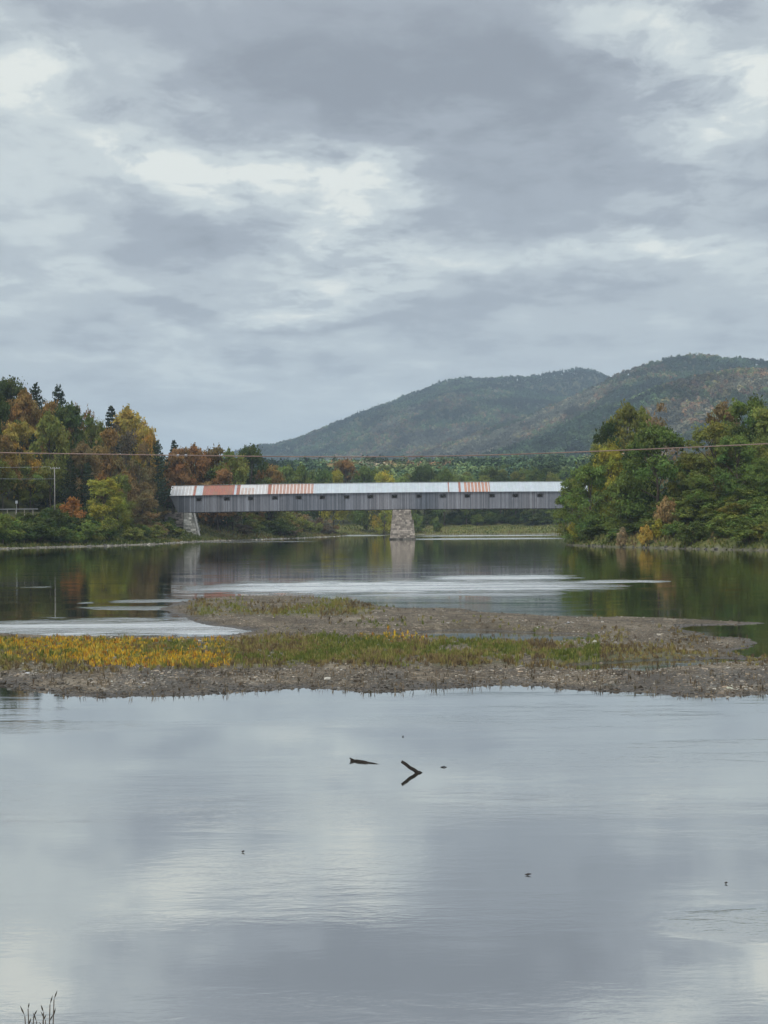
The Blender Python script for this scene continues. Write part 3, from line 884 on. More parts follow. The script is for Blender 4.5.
def scatter(n, pxr, Yr, dr, hr, wr, kinds, labels, group, ok=None, sky=None, minsep=3.0, tries=40, field=None):
    """trees of one stretch of bank; kinds: list of (kind, colour, weight)"""
    placed = []; made = 0; att = 0
    while made < n and att < n * tries:
        att += 1
        px = prnd.uniform(*pxr); Y = prnd.uniform(*Yr)
        X = float(on_x(px, Y))
        z, d = ground_height(np.array([X]), np.array([Y])); z = float(z[0]); d = float(d[0])
        if not (dr[0] <= d <= dr[1]): continue
        if any((X - a) ** 2 + (Y - b) ** 2 < minsep ** 2 for a, b in placed): continue
        if ok and not ok(X, Y, px): continue
        H = prnd.uniform(*hr)
        if sky is not None:
            lim = (float(at(px, np.interp(px, sky[:, 0], sky[:, 1]) + prnd.uniform(0, 9), Y)[1]) - z)
            if lim < hr[0] * .6: continue
            H = min(H, lim)
        k = prnd.choices(kinds, [q[2] for q in kinds])[0]
        if field: k = field(px, Y, k)
        W = H * prnd.uniform(*wr) * (.62 if k[0] == 'pine' else 1)
        plant(k[0], X, Y, H, W, k[1], labels.format(c=k[1], k={'pine': 'pine', 'shrub': 'shrub'}.get(k[0], 'tree')), group + ' (' + k[1] + ' ' + CAT[k[0]] + 's)', z=z)
        placed.append((X, Y)); made += 1


def on_x(px, Y):
    d = ray(px, 500.0); return d[..., 0] / d[..., 1] * Y


# ---- left bank: hillside woods
gL = 'woodland on the left hillside'
H_ = lambda *a, **k: hero(*a, **k)
H_('bank', 10, 373, 345, 34, 'dark green', 'dark green rounded tree at the upper left edge, highest of the hillside')
H_('broad', 22, 388, 320, 36, 'orange-brown', 'orange-brown tree just below the highest dark green tree at the left edge')
H_('pine', 35, 382, 350, 17, 'deep green', 'small dark pine top left of the two on the hillside crest')
H_('pine', 58, 384, 352, 24, 'deep green', 'dark pine with level branches standing on the hillside crest, taller of the pair')
H_('broad', 45, 390, 340, 34, 'orange-brown', 'brown tree between the two crest pines')
H_('broad', 8, 398, 300, 26, 'dark green', 'dark green tree at the left edge under the orange-brown tree')
H_('broad', 66, 401, 330, 40, 'dark green', 'dark green spreading tree right below the taller crest pine')
H_('bare', 80, 397, 350, 30, 'rust red', 'thin reddish-brown half-bare tree right of the crest pines')
H_('broad', 92, 412, 345, 26, 'olive', 'olive tree in the dip of the hillside skyline')
H_('broad', 50, 410, 300, 30, 'olive', 'tall olive-green tree above the pale utility pole')
H_('broad', 18, 420, 285, 34, 'golden', 'golden-brown tree above the guardrail at the left edge')
H_('broad', 2, 432, 280, 24, 'orange-brown', 'orange-brown tree cut by the left edge over the guardrail')
H_('pine', 111, 406, 372, 15, 'deep green', 'dark pine top sticking up left of the golden tree')
H_('broad', 131, 405, 372, 42, 'golden', 'broad golden yellow tree with the highest crown left of the bridge')
H_('broad', 149, 415, 366, 28, 'golden', 'smaller golden tree stepping down right of the broad golden tree')
H_('bare', 122, 419, 345, 34, 'grey-brown', 'grey-brown thinning tree in front of the golden trees')
H_('broad', 111, 425, 325, 36, 'orange-brown', 'rounded orange-brown tree in front of the golden trees')
H_('broad', 139, 440, 340, 24, 'brown', 'brown-olive tree between the orange-brown tree and the dark conifer')
H_('pine', 157, 440, 352, 22, 'deep green', 'dark narrow conifer left of the bridge roof')
H_('broad', 82, 440, 305, 34, 'brown', 'brown tree in the middle of the left hillside')
H_('pine', 70, 456, 295, 30, 'deep green', 'broad dark conifer right of the utility pole')
H_('pine', 88, 462, 300, 30, 'deep green', 'dark conifer behind the yellow-green tree')
H_('bank', 103, 473, 283, 46, 'yellow-green', 'bright yellow-green tree on the left bank, brightest tree there')
H_('bank', 118, 489, 287, 24, 'yellow-green', 'small yellow-green tree joined to the right side of the brightest tree')
H_('shrub', 70, 491, 272, 26, 'orange', 'bright orange shrub beside the utility pole')
H_('bank', 143, 480, 320, 38, 'brown', 'brown-olive bushy tree left of the stone abutment')
H_('bank', 120, 468, 310, 26, 'olive', 'olive tree behind the brightest yellow-green tree')
H_('pine', 174, 440, 455, 12, 'deep green', 'small dark pine top above the left end of the bridge')
H_('broad', 180, 446, 440, 34, 'rust red', 'rust red tree above the left end of the bridge roof')
H_('broad', 197, 443, 455, 32, 'rust red', 'second rust red tree over the bridge roof, next to the first')
H_('broad', 215, 443, 460, 30, 'orange-brown', 'orange-brown tree above the rusty roof section')
H_('broad', 232, 447, 450, 30, 'olive', 'olive-brown tree over the rusty roof, right of the orange-brown tree')
H_('bank', 251, 441, 480, 28, 'dark green', 'dark green rounded tree standing where the far hill meets the near woods')
H_('broad', 268, 456, 490, 26, 'orange-brown', 'low orange-brown tree right of the dark rounded tree')


def fieldL(px, Y, k):
    return k


scatter(95, (-60, 168), (325, 470), (27, 95), (11, 20), (.6, .85),
        [('broad', 'orange-brown', 3), ('broad', 'olive', 3), ('broad', 'golden', 1.6), ('broad', 'brown', 3), ('broad', 'dark green', 2), ('pine', 'deep green', .6), ('bare', 'grey-brown', 1)],
        '{c} {k} in the mixed autumn woods on the left hillside', gL, sky=SKY_L, minsep=4.5)
scatter(26, (160, 275), (432, 520), (10, 70), (9, 20), (.6, .85),
        [('broad', 'rust red', 2), ('broad', 'olive', 3), ('broad', 'orange-brown', 3), ('broad', 'brown', 2), ('broad', 'dark green', 2)],
        '{c} {k} behind the left span of the bridge', 'trees behind the left span', sky=SKY_L, minsep=4.5)
# brush on the left slope, under the road
scatter(70, (-15, 105), (285, 370), (4.0, 25), (2.8, 6.5), (1.0, 1.5),
        [('shrub', 'green', 3), ('shrub', 'dark green', 4), ('shrub', 'olive', 2)], '{c} {k} on the brushy slope below the guardrail', 'brush on the left slope', minsep=2.2,
        sky=np.array([(-50, 508), (42, 508), (50, 498), (70, 504), (110, 515)], float))
scatter(44, (85, 182), (315, 425), (4.5, 26), (2.4, 5.0), (1.0, 1.6),
        [('shrub', 'olive', 4), ('shrub', 'dark green', 3), ('shrub', 'brown', 2)], '{c} {k} on the slope between yellow-green tree and stone abutment', 'brush left of the abutment', minsep=2.4)
scatter(46, (200, 350), (440, 600), (4, 26), (3.0, 7.5), (.9, 1.5),
        [('shrub', 'olive', 4), ('shrub', 'brown', 3), ('shrub', 'dark green', 3), ('shrub', 'grey-brown', 2)], '{c} {k} on the bank seen under the left span', 'brush under the left span', minsep=3.2)

# ---- far bank beyond the bridge
for (px, yt, Y, w, c, lab) in [
    (285, 459, 640, 34, 'green', 'green tree over the streaky rust section of the roof'), (303, 463, 600, 30, 'light green', 'light green tree right above the streaky rust section'),
    (322, 462, 610, 30, 'green', 'green tree just left of where the roof turns pale'), (333, 468, 590, 24, 'yellow-green', 'yellow-green tree low over the pale roof start'),
    (345, 456, 700, 34, 'orange-brown', 'orange-brown tree standing above the others left of the pier'), (366, 461, 650, 30, 'green', 'green tree a little left of the stone pier'),
    (384, 468, 640, 24, 'yellow-green', 'yellow-green tree above the bridge just left of the pier'), (402, 470, 660, 24, 'light green', 'light green tree directly above the stone pier'),
    (424, 459, 690, 32, 'dark green', 'tall dark green tree right of the pier'), (444, 467, 660, 26, 'green', 'green tree left of the small orange roof panel'),
    (466, 470, 660, 28, 'light green', 'light green tree over the orange roof panel'), (490, 464, 690, 34, 'dark green', 'dark green tree right of the orange roof panel'),
    (512, 470, 660, 26, 'olive', 'olive tree over the right part of the roof'), (534, 464, 690, 30, 'green', 'green tree near the right end of the visible roof'), (553, 468, 670, 24, 'olive', 'olive tree where the roof meets the right bank trees')]:
    hero('bank' if prnd.random() < .6 else 'broad', px, yt, Y, w, c, lab)
for (px, yt, w, lab) in [(417, 509.5, 13, 'round green shrub alone on the grass just right of the pier'), (436, 511.5, 11, 'smaller round green shrub, second to the right of the pier')]:
    X, zt = at(px, yt, 640)
    hero('shrub', px, yt, 640, w, 'light green', lab)
scatter(120, (262, 640), (600, 900), (34, 260), (13, 24), (.65, .95),
        [('broad', 'dark green', 3), ('broad', 'green', 4), ('bank', 'dark green', 3), ('broad', 'olive', 3), ('bank', 'light green', 1.5), ('broad', 'orange-brown', .8), ('pine', 'deep green', .4)],
        '{c} {k} in the row of woods beyond the bridge', 'woods beyond the bridge', sky=SKY_L, minsep=5)
scatter(46, (385, 640), (600, 760), (30, 42), (5, 9), (.9, 1.4), [('shrub', 'dark green', 5), ('shrub', 'green', 2)],
        '{c} {k} along the wood edge above the far grass bank', 'shrubs along the far wood edge', minsep=5)

# ---- right bank
gR = 'right bank'
H_('bank', 630, 394, 325, 62, 'olive', 'tall olive tree standing behind the right bank dome, left of the tan tree')
H_('bank', 606, 417, 318, 36, 'dark green', 'dark green tree stepping down left of the tall olive tree')
H_('bare', 655, 396, 335, 34, 'tan', 'tan half-bare tree behind the right bank, next to the tall dark one')
H_('bank', 604, 432, 300, 30, 'olive', 'dark tree on the left shoulder of the right bank trees')
H_('bank', 657, 414, 266, 80, 'green', 'big dome-shaped green tree in the middle of the right bank')
H_('bank', 636, 444, 276, 40, 'dark green', 'dark green tree below the dome on the right bank')
H_('bank', 590, 456, 280, 50, 'green', 'olive tree leaning over the end of the bridge')
H_('bank', 610, 437, 282, 30, 'yellow-green', 'slim yellow-green tree between bridge end and dome tree')
H_('bank', 573, 474, 292, 38, 'green', 'low green tree right at the end of the visible bridge')
H_('bank', 714, 418, 262, 64, 'olive', 'olive-yellow tree right of the dome tree')
H_('bank', 724, 394, 300, 46, 'brown', 'brown-leaved tree top behind the olive-yellow tree')
H_('bank', 748, 389, 285, 64, 'green', 'highest green tree at the right edge with yellowish top')
H_('bank', 737, 430, 255, 52, 'green', 'dark green tree in front of the highest right edge tree')
H_('bank', 772, 396, 262, 64, 'olive', 'olive tree cut by the right edge of the picture')
H_('bank', 690, 446, 262, 44, 'olive', 'dark tree in the gap between dome tree and olive-yellow tree')
H_('shrub', 668, 486, 252, 22, 'brown', 'small brown bushy shrub in front of the dome tree')
H_('bank', 762, 455, 245, 46, 'green', 'dark bushy tree low at the right edge')
H_('bank', 620, 475, 272, 40, 'green', 'green bushy tree at the foot of the slim yellow-green tree')
H_('bank', 700, 470, 250, 36, 'green', 'olive bushy tree at the foot of the olive-yellow tree')
H_('shrub', 645, 518, 250, 12, 'golden', 'golden shrub low on the right bank under the dome tree')
H_('shrub', 659, 514, 250, 12, 'yellow-green', 'yellow-green shrub beside the golden shrub on the right bank')
H_('shrub', 623, 523, 258, 11, 'tan', 'tan shrub left of the golden shrub on the right bank')
H_('shrub', 574, 520, 285, 14, 'yellow-green', 'yellow-green shrub at the left tip of the right bank')
scatter(14, (572, 800), (262, 340), (14, 60), (9, 17), (.7, 1.0), [('bank', 'dark green', 5), ('bank', 'olive', 2), ('bank', 'green', 3)],
        '{c} {k} deep in the thicket on the right bank', 'thicket on the right bank', minsep=5,
        sky=np.array([(560, 475), (575, 462), (590, 440), (600, 425), (640, 420), (690, 425), (720, 420), (768, 410), (820, 400)], float))
scatter(70, (565, 800), (212, 305), (1.6, 16), (1.8, 4.2), (1.2, 1.9), [('shrub', 'green', 5), ('shrub', 'olive', 1.5), ('shrub', 'light green', 2), ('shrub', 'dark green', 2)],
        '{c} {k} hanging over the waterline of the right bank', 'brush on the right bank', minsep=2.0)
scatter(30, (700, 810), (205, 245), (3, 18), (2.0, 3.6), (1.4, 2.0), [('shrub', 'light green', 3), ('shrub', 'green', 3)],
        '{c} {k} on the vine-covered slope at the right edge', 'vines on the right slope', minsep=2.2)


# ------------------------------------------------------------------ far forest (nobody could count it)
def make_forest():
    global rng
    rng = np.random.default_rng(77)
    n = 150000
    Y = rng.uniform(780 ** .5, 4150 ** .5, n) ** 2
    X = rng.uniform(-0.30, 0.30, n) * Y
    # far apart: keep about one tree per 75 m2
    area = (4150 ** 2 - 780 ** 2) * .30
    Z, d = ground_height(X, Y)
    keep = d > 40
    px, py = project(X, Y, Z + 8)
    keep &= (px > 150) | (Y < 1100)
    # drop what lies behind a nearer rise
    bins = np.clip(((px + 60) / 6).astype(int), 0, 160)
    order = np.argsort(Y); low = np.full(161, 600.0)
    vis = np.zeros(n, bool)
    pyo = py[order]; bo = bins[order]
    for i in range(n):
        b = bo[i]
        if pyo[i] < low[b] + 3.0:
            vis[order[i]] = True
        if pyo[i] < low[b]: low[b] = low[b] * .5 + pyo[i] * .5
    keep &= vis & (rng.random(n) < np.interp(Y, [780, 1600, 2600], [.30, .42, .75]))
    X, Y, Z, px, py = X[keep], Y[keep], Z[keep], px[keep], py[keep]
    n = len(X); print('forest trees', n)
    fa = fbm(X / 260, Y / 420, 71, 4); fb = fbm(X / 90, Y / 120, 73, 3)
    pal = np.array([(.034, .058, .034), (.056, .090, .040), (.095, .125, .048), (.19, .165, .065), (.21, .125, .065), (.20, .17, .105), (.12, .115, .075)])
    u = rng.random(n) * .34 + (fa - .5) * 2.1 + (fb - .5) * 1.5 + .31
    aut = np.interp(Y, [800, 2400, 3000, 3600], [0, .06, .02, -.06]) + np.interp(px, [560, 640, 768], [0, .10, .16]) * (py < 420)
    u = np.clip(u + aut - .10 - .22 * (Y < 1900), 0, .96 + .039 * rng.random(n))
    k = np.select([u < .22, u < .48, u < .68, u < .76, u < .84, u < .91], [0, 1, 2, 3, 4, 5], 6)
    con = (rng.random(n) < np.where(k == 0, .35, .03)) & (Y > 2000)
    big = np.interp(Y, [780, 1600, 2600], [1.25, 1.15, 1.0])
    Hh = rng.uniform(8, 17, n) * np.where(con, 1.2, 1) * big; Rr = np.where(con, rng.uniform(2.2, 3.6, n), rng.uniform(3.4, 7.0, n)) * big
    cl_ = np.clip(fbm(X / 38, Y / 60, 75, 3) * 2.6 - .8, 0, 1)
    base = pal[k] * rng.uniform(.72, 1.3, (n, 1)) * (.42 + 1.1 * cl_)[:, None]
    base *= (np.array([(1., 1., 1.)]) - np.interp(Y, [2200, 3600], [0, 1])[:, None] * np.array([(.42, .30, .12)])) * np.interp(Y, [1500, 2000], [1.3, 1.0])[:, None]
    Vs, Fs, Cs = [], [], []; nv = 0
    for sel, K, ls in ((Y < 1250, 230, .125), ((Y >= 1250) & (Y < 1900), 110, .17), (Y >= 1900, 50, .27)):
        m = sel.sum()
        if not m: continue
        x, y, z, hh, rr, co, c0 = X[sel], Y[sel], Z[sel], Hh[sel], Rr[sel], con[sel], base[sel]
        # each crown is a few overlapping rounded masses
        L = 6
        lc = rng.normal(0, 1, (m, L, 3)); lc /= np.linalg.norm(lc, axis=-1, keepdims=True); lc *= rng.uniform(.15, .55, (m, L, 1)); lc[..., 2] = np.abs(lc[..., 2])
        pick = rng.integers(0, L, (m, K))
        v = rng.normal(0, 1, (m, K, 3)); v[..., 2] = np.abs(v[..., 2]) * 1.1 - .25; v /= np.linalg.norm(v, axis=-1, keepdims=True)
        p = np.take_along_axis(lc, pick[..., None].repeat(3, -1), 1) + v * rng.uniform(.42, .58, (m, K, 1))
        lt = np.take_along_axis(rng.uniform(.8, 1.2, (m, L)), pick, 1)
        taper = np.where(co[:, None], np.clip(1.05 - np.clip(p[..., 2], 0, 1), .08, 1), 1.0)
        P = np.stack([x[:, None] + p[..., 0] * rr[:, None] * taper, y[:, None] + p[..., 1] * rr[:, None] * taper, z[:, None] + hh[:, None] * (.42 + .52 * p[..., 2])], -1)
        V, f = quads(P.reshape(-1, 3), (v + rng.normal(0, .45, v.shape)).reshape(-1, 3), (rr[:, None] * ls * rng.uniform(.7, 1.3, (m, K))).ravel())
        Vs.append(V); Fs.append(f + nv); nv += len(V)
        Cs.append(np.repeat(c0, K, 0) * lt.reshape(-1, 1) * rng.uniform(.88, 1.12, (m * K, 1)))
    me = np_mesh('forest', np.concatenate(Vs), np.concatenate(Fs), np.concatenate(Cs))
    print('forest quads', len(me.polygons))
    tag(link('forest', me, M_FOREST), 'autumn forest covering the valley and the hills behind the bridge', 'forest', kind='stuff')


make_forest()


# ------------------------------------------------------------------ covered bridge
BY = 423.0
BX0, BXc = at(170, 487, BY - 3.7)[0], at(402, 520, BY)[0]
BX1 = BXc + (BXc - at(190, 520, BY)[0]) + 2.5
Zb, Ze, Zr = 8.62, 13.55, 16.2      # underside, eaves, ridge at mid length


def camber(x):
    return float(np.interp(x, [BX0, BX0 * .5, BXc, (BXc + BX1) / 2, BX1], [-.55, -.2, 0, .0, -.1]))


def make_bridge():
    r = random.Random(5)
    root = empty('covered_bridge', (BXc, BY, Zb))
    tag(root, 'long grey covered wooden bridge with patchy rusted metal roof over the river', 'covered bridge')
    off = (BXc, BY, Zb)
    win_px = [199, 227, 251, 275, 299, 322.5, 346.5, 370.5, 394.5, 419, 443, 467.5, 492, 515.5, 540, 564, 588, 612]
    wins = [at(p, 499, BY - 3.6)[0] for p in win_px]
    ww, wh, wz = .70, .44, 3.62
    for side in (-1, 1):
        mb = MB(); x = BX0 + 2.15
        y0 = BY + side * 3.62
        while x < BX1:
            w = r.uniform(.22, .34); x1 = min(x + w - .012, BX1); xc = (x + x1) / 2; c = camber(xc)
            g = r.uniform(.6, 1.25); pl = vnoise(np.array([xc / 6]), np.array([0.5]), 9)[0]
            g *= .66 + .68 * pl
            cc = (.150 * g * (1 + .14 * (pl - .5)), .155 * g, .172 * g * (1 - .12 * (pl - .5)))
            if r.random() < .05: cc = tuple(q * 1.35 for q in cc)
            dy = r.uniform(-.015, .015); t = .035
            zb = Zb + c + r.uniform(-.05, .03); zt = Ze + c - .02
            ya, yb = sorted((y0 + side * (dy), y0 + side * (dy + t)))
            hit = [q for q in wins if abs(q - xc) < ww + w / 2]
            if hit and side == -1:
                q = hit[0]; k = max(0.12, 1 - abs(xc - q) / (ww + .2)) ; hh = wh
                zm = Zb + c + wz
                mb.box(x, x1, ya, yb, zb, zm - hh, cc); mb.box(x, x1, ya, yb, zm + hh, zt, cc)
            else:
                mb.box(x, x1, ya, yb, zb, zt, cc)
            x += w
        # boards of the portal's slanting edge, shorter and shorter
        for i in range(9):
            xa = BX0 + .05 + i * .235; xb = xa + .225
            zt = Ze + camber(xa) - .02; lo = zt - .35 - (i / 8.0) * 4.1
            mb.box(xa, xb, *sorted((y0, y0 + side * .035)), lo, zt, (.14, .14, .148), zr=(lo - .5, zt))
        link('side_wall', mb.mesh('side_wall', off=off), M_BOARD, root)
    for side in (-1, 1):
        for q in wins:
            f = MB(); c = camber(q); y0 = BY + side * 3.66; zm = Zb + c + wz; ya, yb = sorted((y0, y0 + side * .05))
            f.box(q - ww - .16, q + ww + .16, ya, yb, zm + wh + .002, zm + wh + .10, (.11, .11, .12)); f.box(q - ww - .16, q + ww + .16, ya, yb, zm - wh - .10, zm - wh - .002, (.11, .11, .12))
            f.box(q - ww - .16, q - ww - .03, ya, yb, zm - wh, zm + wh, (.11, .11, .12)); f.box(q + ww + .03, q + ww + .16, ya, yb, zm - wh, zm + wh, (.11, .11, .12))
            if side == -1: link('window_frame', f.mesh('window_frame', off=off), M_BOARD, root)
    # roof: sheets with standing seams, colour by sheet
    def pxx(p): return at(p, 490, BY - 3.7)[0]
    white, rust, pale = (.45, .465, .465), (.26, .10, .06), (.40, .435, .455)
    secs = [(170, 193, 'ribbed'), (193, 195.5, 'rust'), (195.5, 203, 'pale'), (203, 234, 'rust'), (234, 236, 'pale'), (236, 240, 'rust'), (240, 254, 'half'), (254, 268, 'ribbed'), (268, 271, 'rust'), (271, 313, 'streak'),
            (313, 448, 'pale'), (448, 449.5, 'rust'), (449.5, 459, 'pale'), (459, 461, 'rust'), (461, 464, 'pale'), (464, 490, 'orange'), (490, 700, 'pale')]
    run = 4.15; x = BX0 - .05; k = 0
    for side in (-1, 1):
        mb = MB(); sm = MB(); x = BX0 - .05
        while x < BX1 + .2:
            w = .33; x1 = min(x + w, BX1 + .2); xc = (x + x1) / 2
            kind = 'pale'
            for a, b, kd in secs:
                if pxx(a) <= xc < pxx(b): kind = kd
            if side == 1: kind = r.choice(['pale', 'pale', 'half'])
            j = r.uniform(.92, 1.06)
            c0, c1 = camber(x), camber(x1)
            ye = BY + side * run; n = 3; hot = 1 if vnoise(np.array([xc / 1.6]), np.array([3.5]), 12)[0] > .36 else .15
            for s_ in range(n):      # each sheet in three lengths up the slope
                f0, f1 = s_ / n, (s_ + 1) / n
                za = Ze - .18 + (Zr - Ze + .18) * f0; zb2 = Ze - .18 + (Zr - Ze + .18) * f1
                if kind == 'rust': c = tuple(q * r.uniform(.85, 1.2) for q in rust)
                elif kind == 'orange' and k % 3: c = (.34 * j, .13 * j, .06 * j)
                elif kind == 'streak': c = (.31 * j, .135 * j, .08 * j) if k % 3 else (.50, .45, .42)
                elif kind == 'half': c = (.38 * j, .25 * j, .19 * j) if k % 3 and s_ < 2 else (.48, .46, .44)
                elif kind == 'ribbed': c = (.40 * j, .355 * j, .33 * j) if k % 3 else (.52, .51, .50)
                else: c = tuple(q * j * r.uniform(.97, 1.03) for q in pale)
                ya, yb = ye + (BY - ye) * f0, ye + (BY - ye) * f1
                tt = .03
                mb.hexa([(x, ya, za + c0), (x1 - .004, ya, za + c1), (x1 - .004, yb, zb2 + c1), (x, yb, zb2 + c0), (x, ya, za + c0 + tt), (x1 - .004, ya, za + c1 + tt), (x1 - .004, yb, zb2 + c1 + tt), (x, yb, zb2 + c0 + tt)], c)
            rc = {'rust': tuple(q * 1.05 for q in rust), 'orange': (.48, .36, .30), 'streak': (.52, .45, .41), 'pale': pale}.get(kind, (.54, .55, .55))
            za, zt = Ze - .18 + c0 + .03, Zr + c0 + .03
            wd = .04 if kind in ('pale', 'rust') else .07
            sm.hexa([(x, ye, za), (x + wd, ye, za), (x + wd, BY, zt), (x, BY, zt), (x, ye, za + .07), (x + wd, ye, za + .07), (x + wd, BY, zt + .07), (x, BY, zt + .07)], rc)
            x += w; k += 1
        slope = link('roof_slope', mb.mesh('roof_slope', off=off), M_ROOF, root)
        slope['label'] = 'metal roof slope in white sheets with rust red sections' if side < 0 else 'far metal roof slope'
        link('seam', sm.mesh('seam', off=off), M_ROOF, slope)
    xs = np.linspace(BX0 - .05, BX1 + .2, 40)
    rc = MB()
    for a, b in zip(xs[:-1], xs[1:]):
        rc.box(a, b, BY - .16, BY + .16, Zr + camber(a) + .10, Zr + camber(a) + .16, pale, zr=(Zr + camber(b) + .10, Zr + camber(b) + .16))
    link('ridge_cap', rc.mesh('ridge_cap', off=off), M_ROOF, root)
    # deck, chords and floor beams underneath, lattice inside
    dk = MB(); ch = MB(); fb = MB()
    for a, b in zip(xs[:-1], xs[1:]):
        if a < BX0 + 1.5: a = BX0 + 2.1
        if b <= a: continue
        ca, cb = camber(a), camber(b)
        dk.box(a, b, BY - 3.4, BY + 3.4, Zb + .35 + ca, Zb + .5 + ca, zr=(Zb + .35 + cb, Zb + .5 + cb))
        for s_ in (-1, 1):
            ya, yb = sorted((BY + s_ * 3.28, BY + s_ * 3.56))
            ch.box(a, b, ya, yb, Zb - .14 + ca, Zb + .3 + ca, zr=(Zb - .14 + cb, Zb + .3 + cb)); ch.box(a, b, ya, yb, Ze - .7 + ca, Ze - .35 + ca, zr=(Ze - .7 + cb, Ze - .35 + cb))
    x = BX0 + 2.6
    while x < BX1:
        fb.box(x, x + .25, BY - 3.5, BY + 3.5, Zb - .26 + camber(x), Zb + .34 + camber(x)); x += 1.55
    link('deck', dk.mesh('deck', off=off), M_TIMBER, root); link('chord', ch.mesh('chord', off=off), M_TIMBER, root)
    link('floor_beams', fb.mesh('floor_beams', off=off), M_TIMBER, root)
    for s_ in (-1, 1):
        la = MB(); x = BX0 + 2.4
        while x < BX1 - 5:
            for dirn in (0, 1):
                xa, xb = (x, x + 4.6) if dirn else (x + 4.6, x)
                c = camber(x); yy = BY + s_ * (3.36 + .09 * dirn)
                la.hexa([(xa, yy - .04, Zb + .3 + c), (xa + .28, yy - .04, Zb + .3 + c), (xa + .28, yy + .04, Zb + .3 + c), (xa, yy + .04, Zb + .3 + c),
                         (xb, yy - .04, Ze - .5 + c), (xb + .28, yy - .04, Ze - .5 + c), (xb + .28, yy + .04, Ze - .5 + c), (xb, yy + .04, Ze - .5 + c)])
            x += 1.25
        link('lattice_truss', la.mesh('lattice_truss', off=off), M_TIMBER, root)


make_bridge()


def stone_body(profile, ya, yb, seed, tone, course=.48, blk=.85, jit=.05):
    """coursed rubble masonry: profile = [(z, x_left, x_right)] bottom to top"""
    r = random.Random(seed); mb = MB(); z = profile[0][0]; zt = profile[-1][0]
    zs = [p[0] for p in profile]; xl = [p[1] for p in profile]; xr = [p[2] for p in profile]
    core_in = .12
    while z < zt - .05:
        h = min(course * r.uniform(.75, 1.3), zt - z); z1 = z + h
        a, b = np.interp(z + h / 2, zs, xl), np.interp(z + h / 2, zs, xr)
        mb.box(a + core_in, b - core_in, ya + core_in, yb - core_in, z - .005, z1 - .003 if z1 < zt else z1 - .02, tuple(q * .45 for q in tone))
        def row(u0, u1, fn):
            u = u0
            while u < u1 - .05:
                w = min(blk * r.uniform(.5, 1.5), u1 - u)
                if u1 - u - w < .2: w = u1 - u
                g = r.uniform(.5, 1.55) * (1.25 if r.random() < .15 else 1)
                fn(u + .02, u + w - .02, tuple(min(q * g, .75) for q in tone), r.uniform(-jit, jit * 1.2)); u += w
        row(a, b, lambda u, v, c, j: mb.box(u, v, ya - j, ya + .35, z + .015, z1 - .015, c))
        row(a, b, lambda u, v, c, j: mb.box(u, v, yb - .35, yb + j, z + .015, z1 - .015, c))
        row(ya + .37, yb - .37, lambda u, v, c, j: mb.box(a - j, a + .35, u, v, z + .015, z1 - .015, c))
        row(ya + .37, yb - .37, lambda u, v, c, j: mb.box(b - .35, b + j, u, v, z + .015, z1 - .015, c))
        z = z1
    return mb


def px_x(p, Y=BY - 4): return at(p, 520, Y)[0]


def make_supports():
    Yf, Yk = BY - 4.3, BY + 4.3
    o = link('stone_pier', stone_body([(-1.2, px_x(389.6), px_x(415.2)), (.15, px_x(390), px_x(415)), (5.4, px_x(391.7), px_x(413.6)), (5.5, px_x(391.8), px_x(412.2)), (8.45, px_x(393), px_x(410.6))], Yf, Yk, 3, (.235, .205, .175)).mesh('stone_pier'), M_STONE)
    tag(o, 'tapering tan stone pier standing in the river under the middle of the bridge', 'bridge pier')
    o = link('stone_footing', stone_body([(-1.3, px_x(389), px_x(416)), (.42, px_x(389.2), px_x(415.8))], Yf - .4, Yk + .4, 4, (.09, .085, .075)).mesh('footing'), M_STONE)
    o.name = 'footing'; o.parent = bpy.data.objects['stone_pier']
    o = link('stone_abutment', stone_body([(-1.0, px_x(183), px_x(200.5)), (.3, px_x(183), px_x(200)), (8.0, px_x(184), px_x(191.5))], Yf, Yk, 6, (.33, .32, .29), .55, 1.0).mesh('stone_abutment'), M_STONE)
    tag(o, 'pale stone abutment carrying the left end of the covered bridge', 'abutment')
    br = MB(); br.tube([(px_x(194.5), Yf - .25, 7.9), (px_x(197), Yf - .25, 4.6), (px_x(200.5), Yf - .25, .4)], [.26, .28, .34], 8, (.34, .33, .31))
    link('buttress_post', br.mesh('buttress_post'), M_STONE, o)
    o = link('stone_abutment', stone_body([(-1.0, px_x(612), px_x(640)), (8.2, px_x(616), px_x(640))], Yf, Yk, 8, (.26, .24, .21), .55, 1.0).mesh('stone_abutment'), M_STONE)
    tag(o, 'stone abutment at the right end of the bridge, hidden behind the bank trees', 'abutment')
    X0, X1 = px_x(158), px_x(183.5)
    o = link('stone_wall', stone_body([(4.0, X0 + 2, X1), (7.6, X0 + 2, X1), (8.1, X0 + 3, X1)], BY - 4.6, BY - 4.0, 9, (.15, .13, .115), .5, 1.0).mesh('stone_wall'), M_STONE)
    tag(o, 'low stone approach wall left of the bridge entrance', 'stone wall')


make_supports()


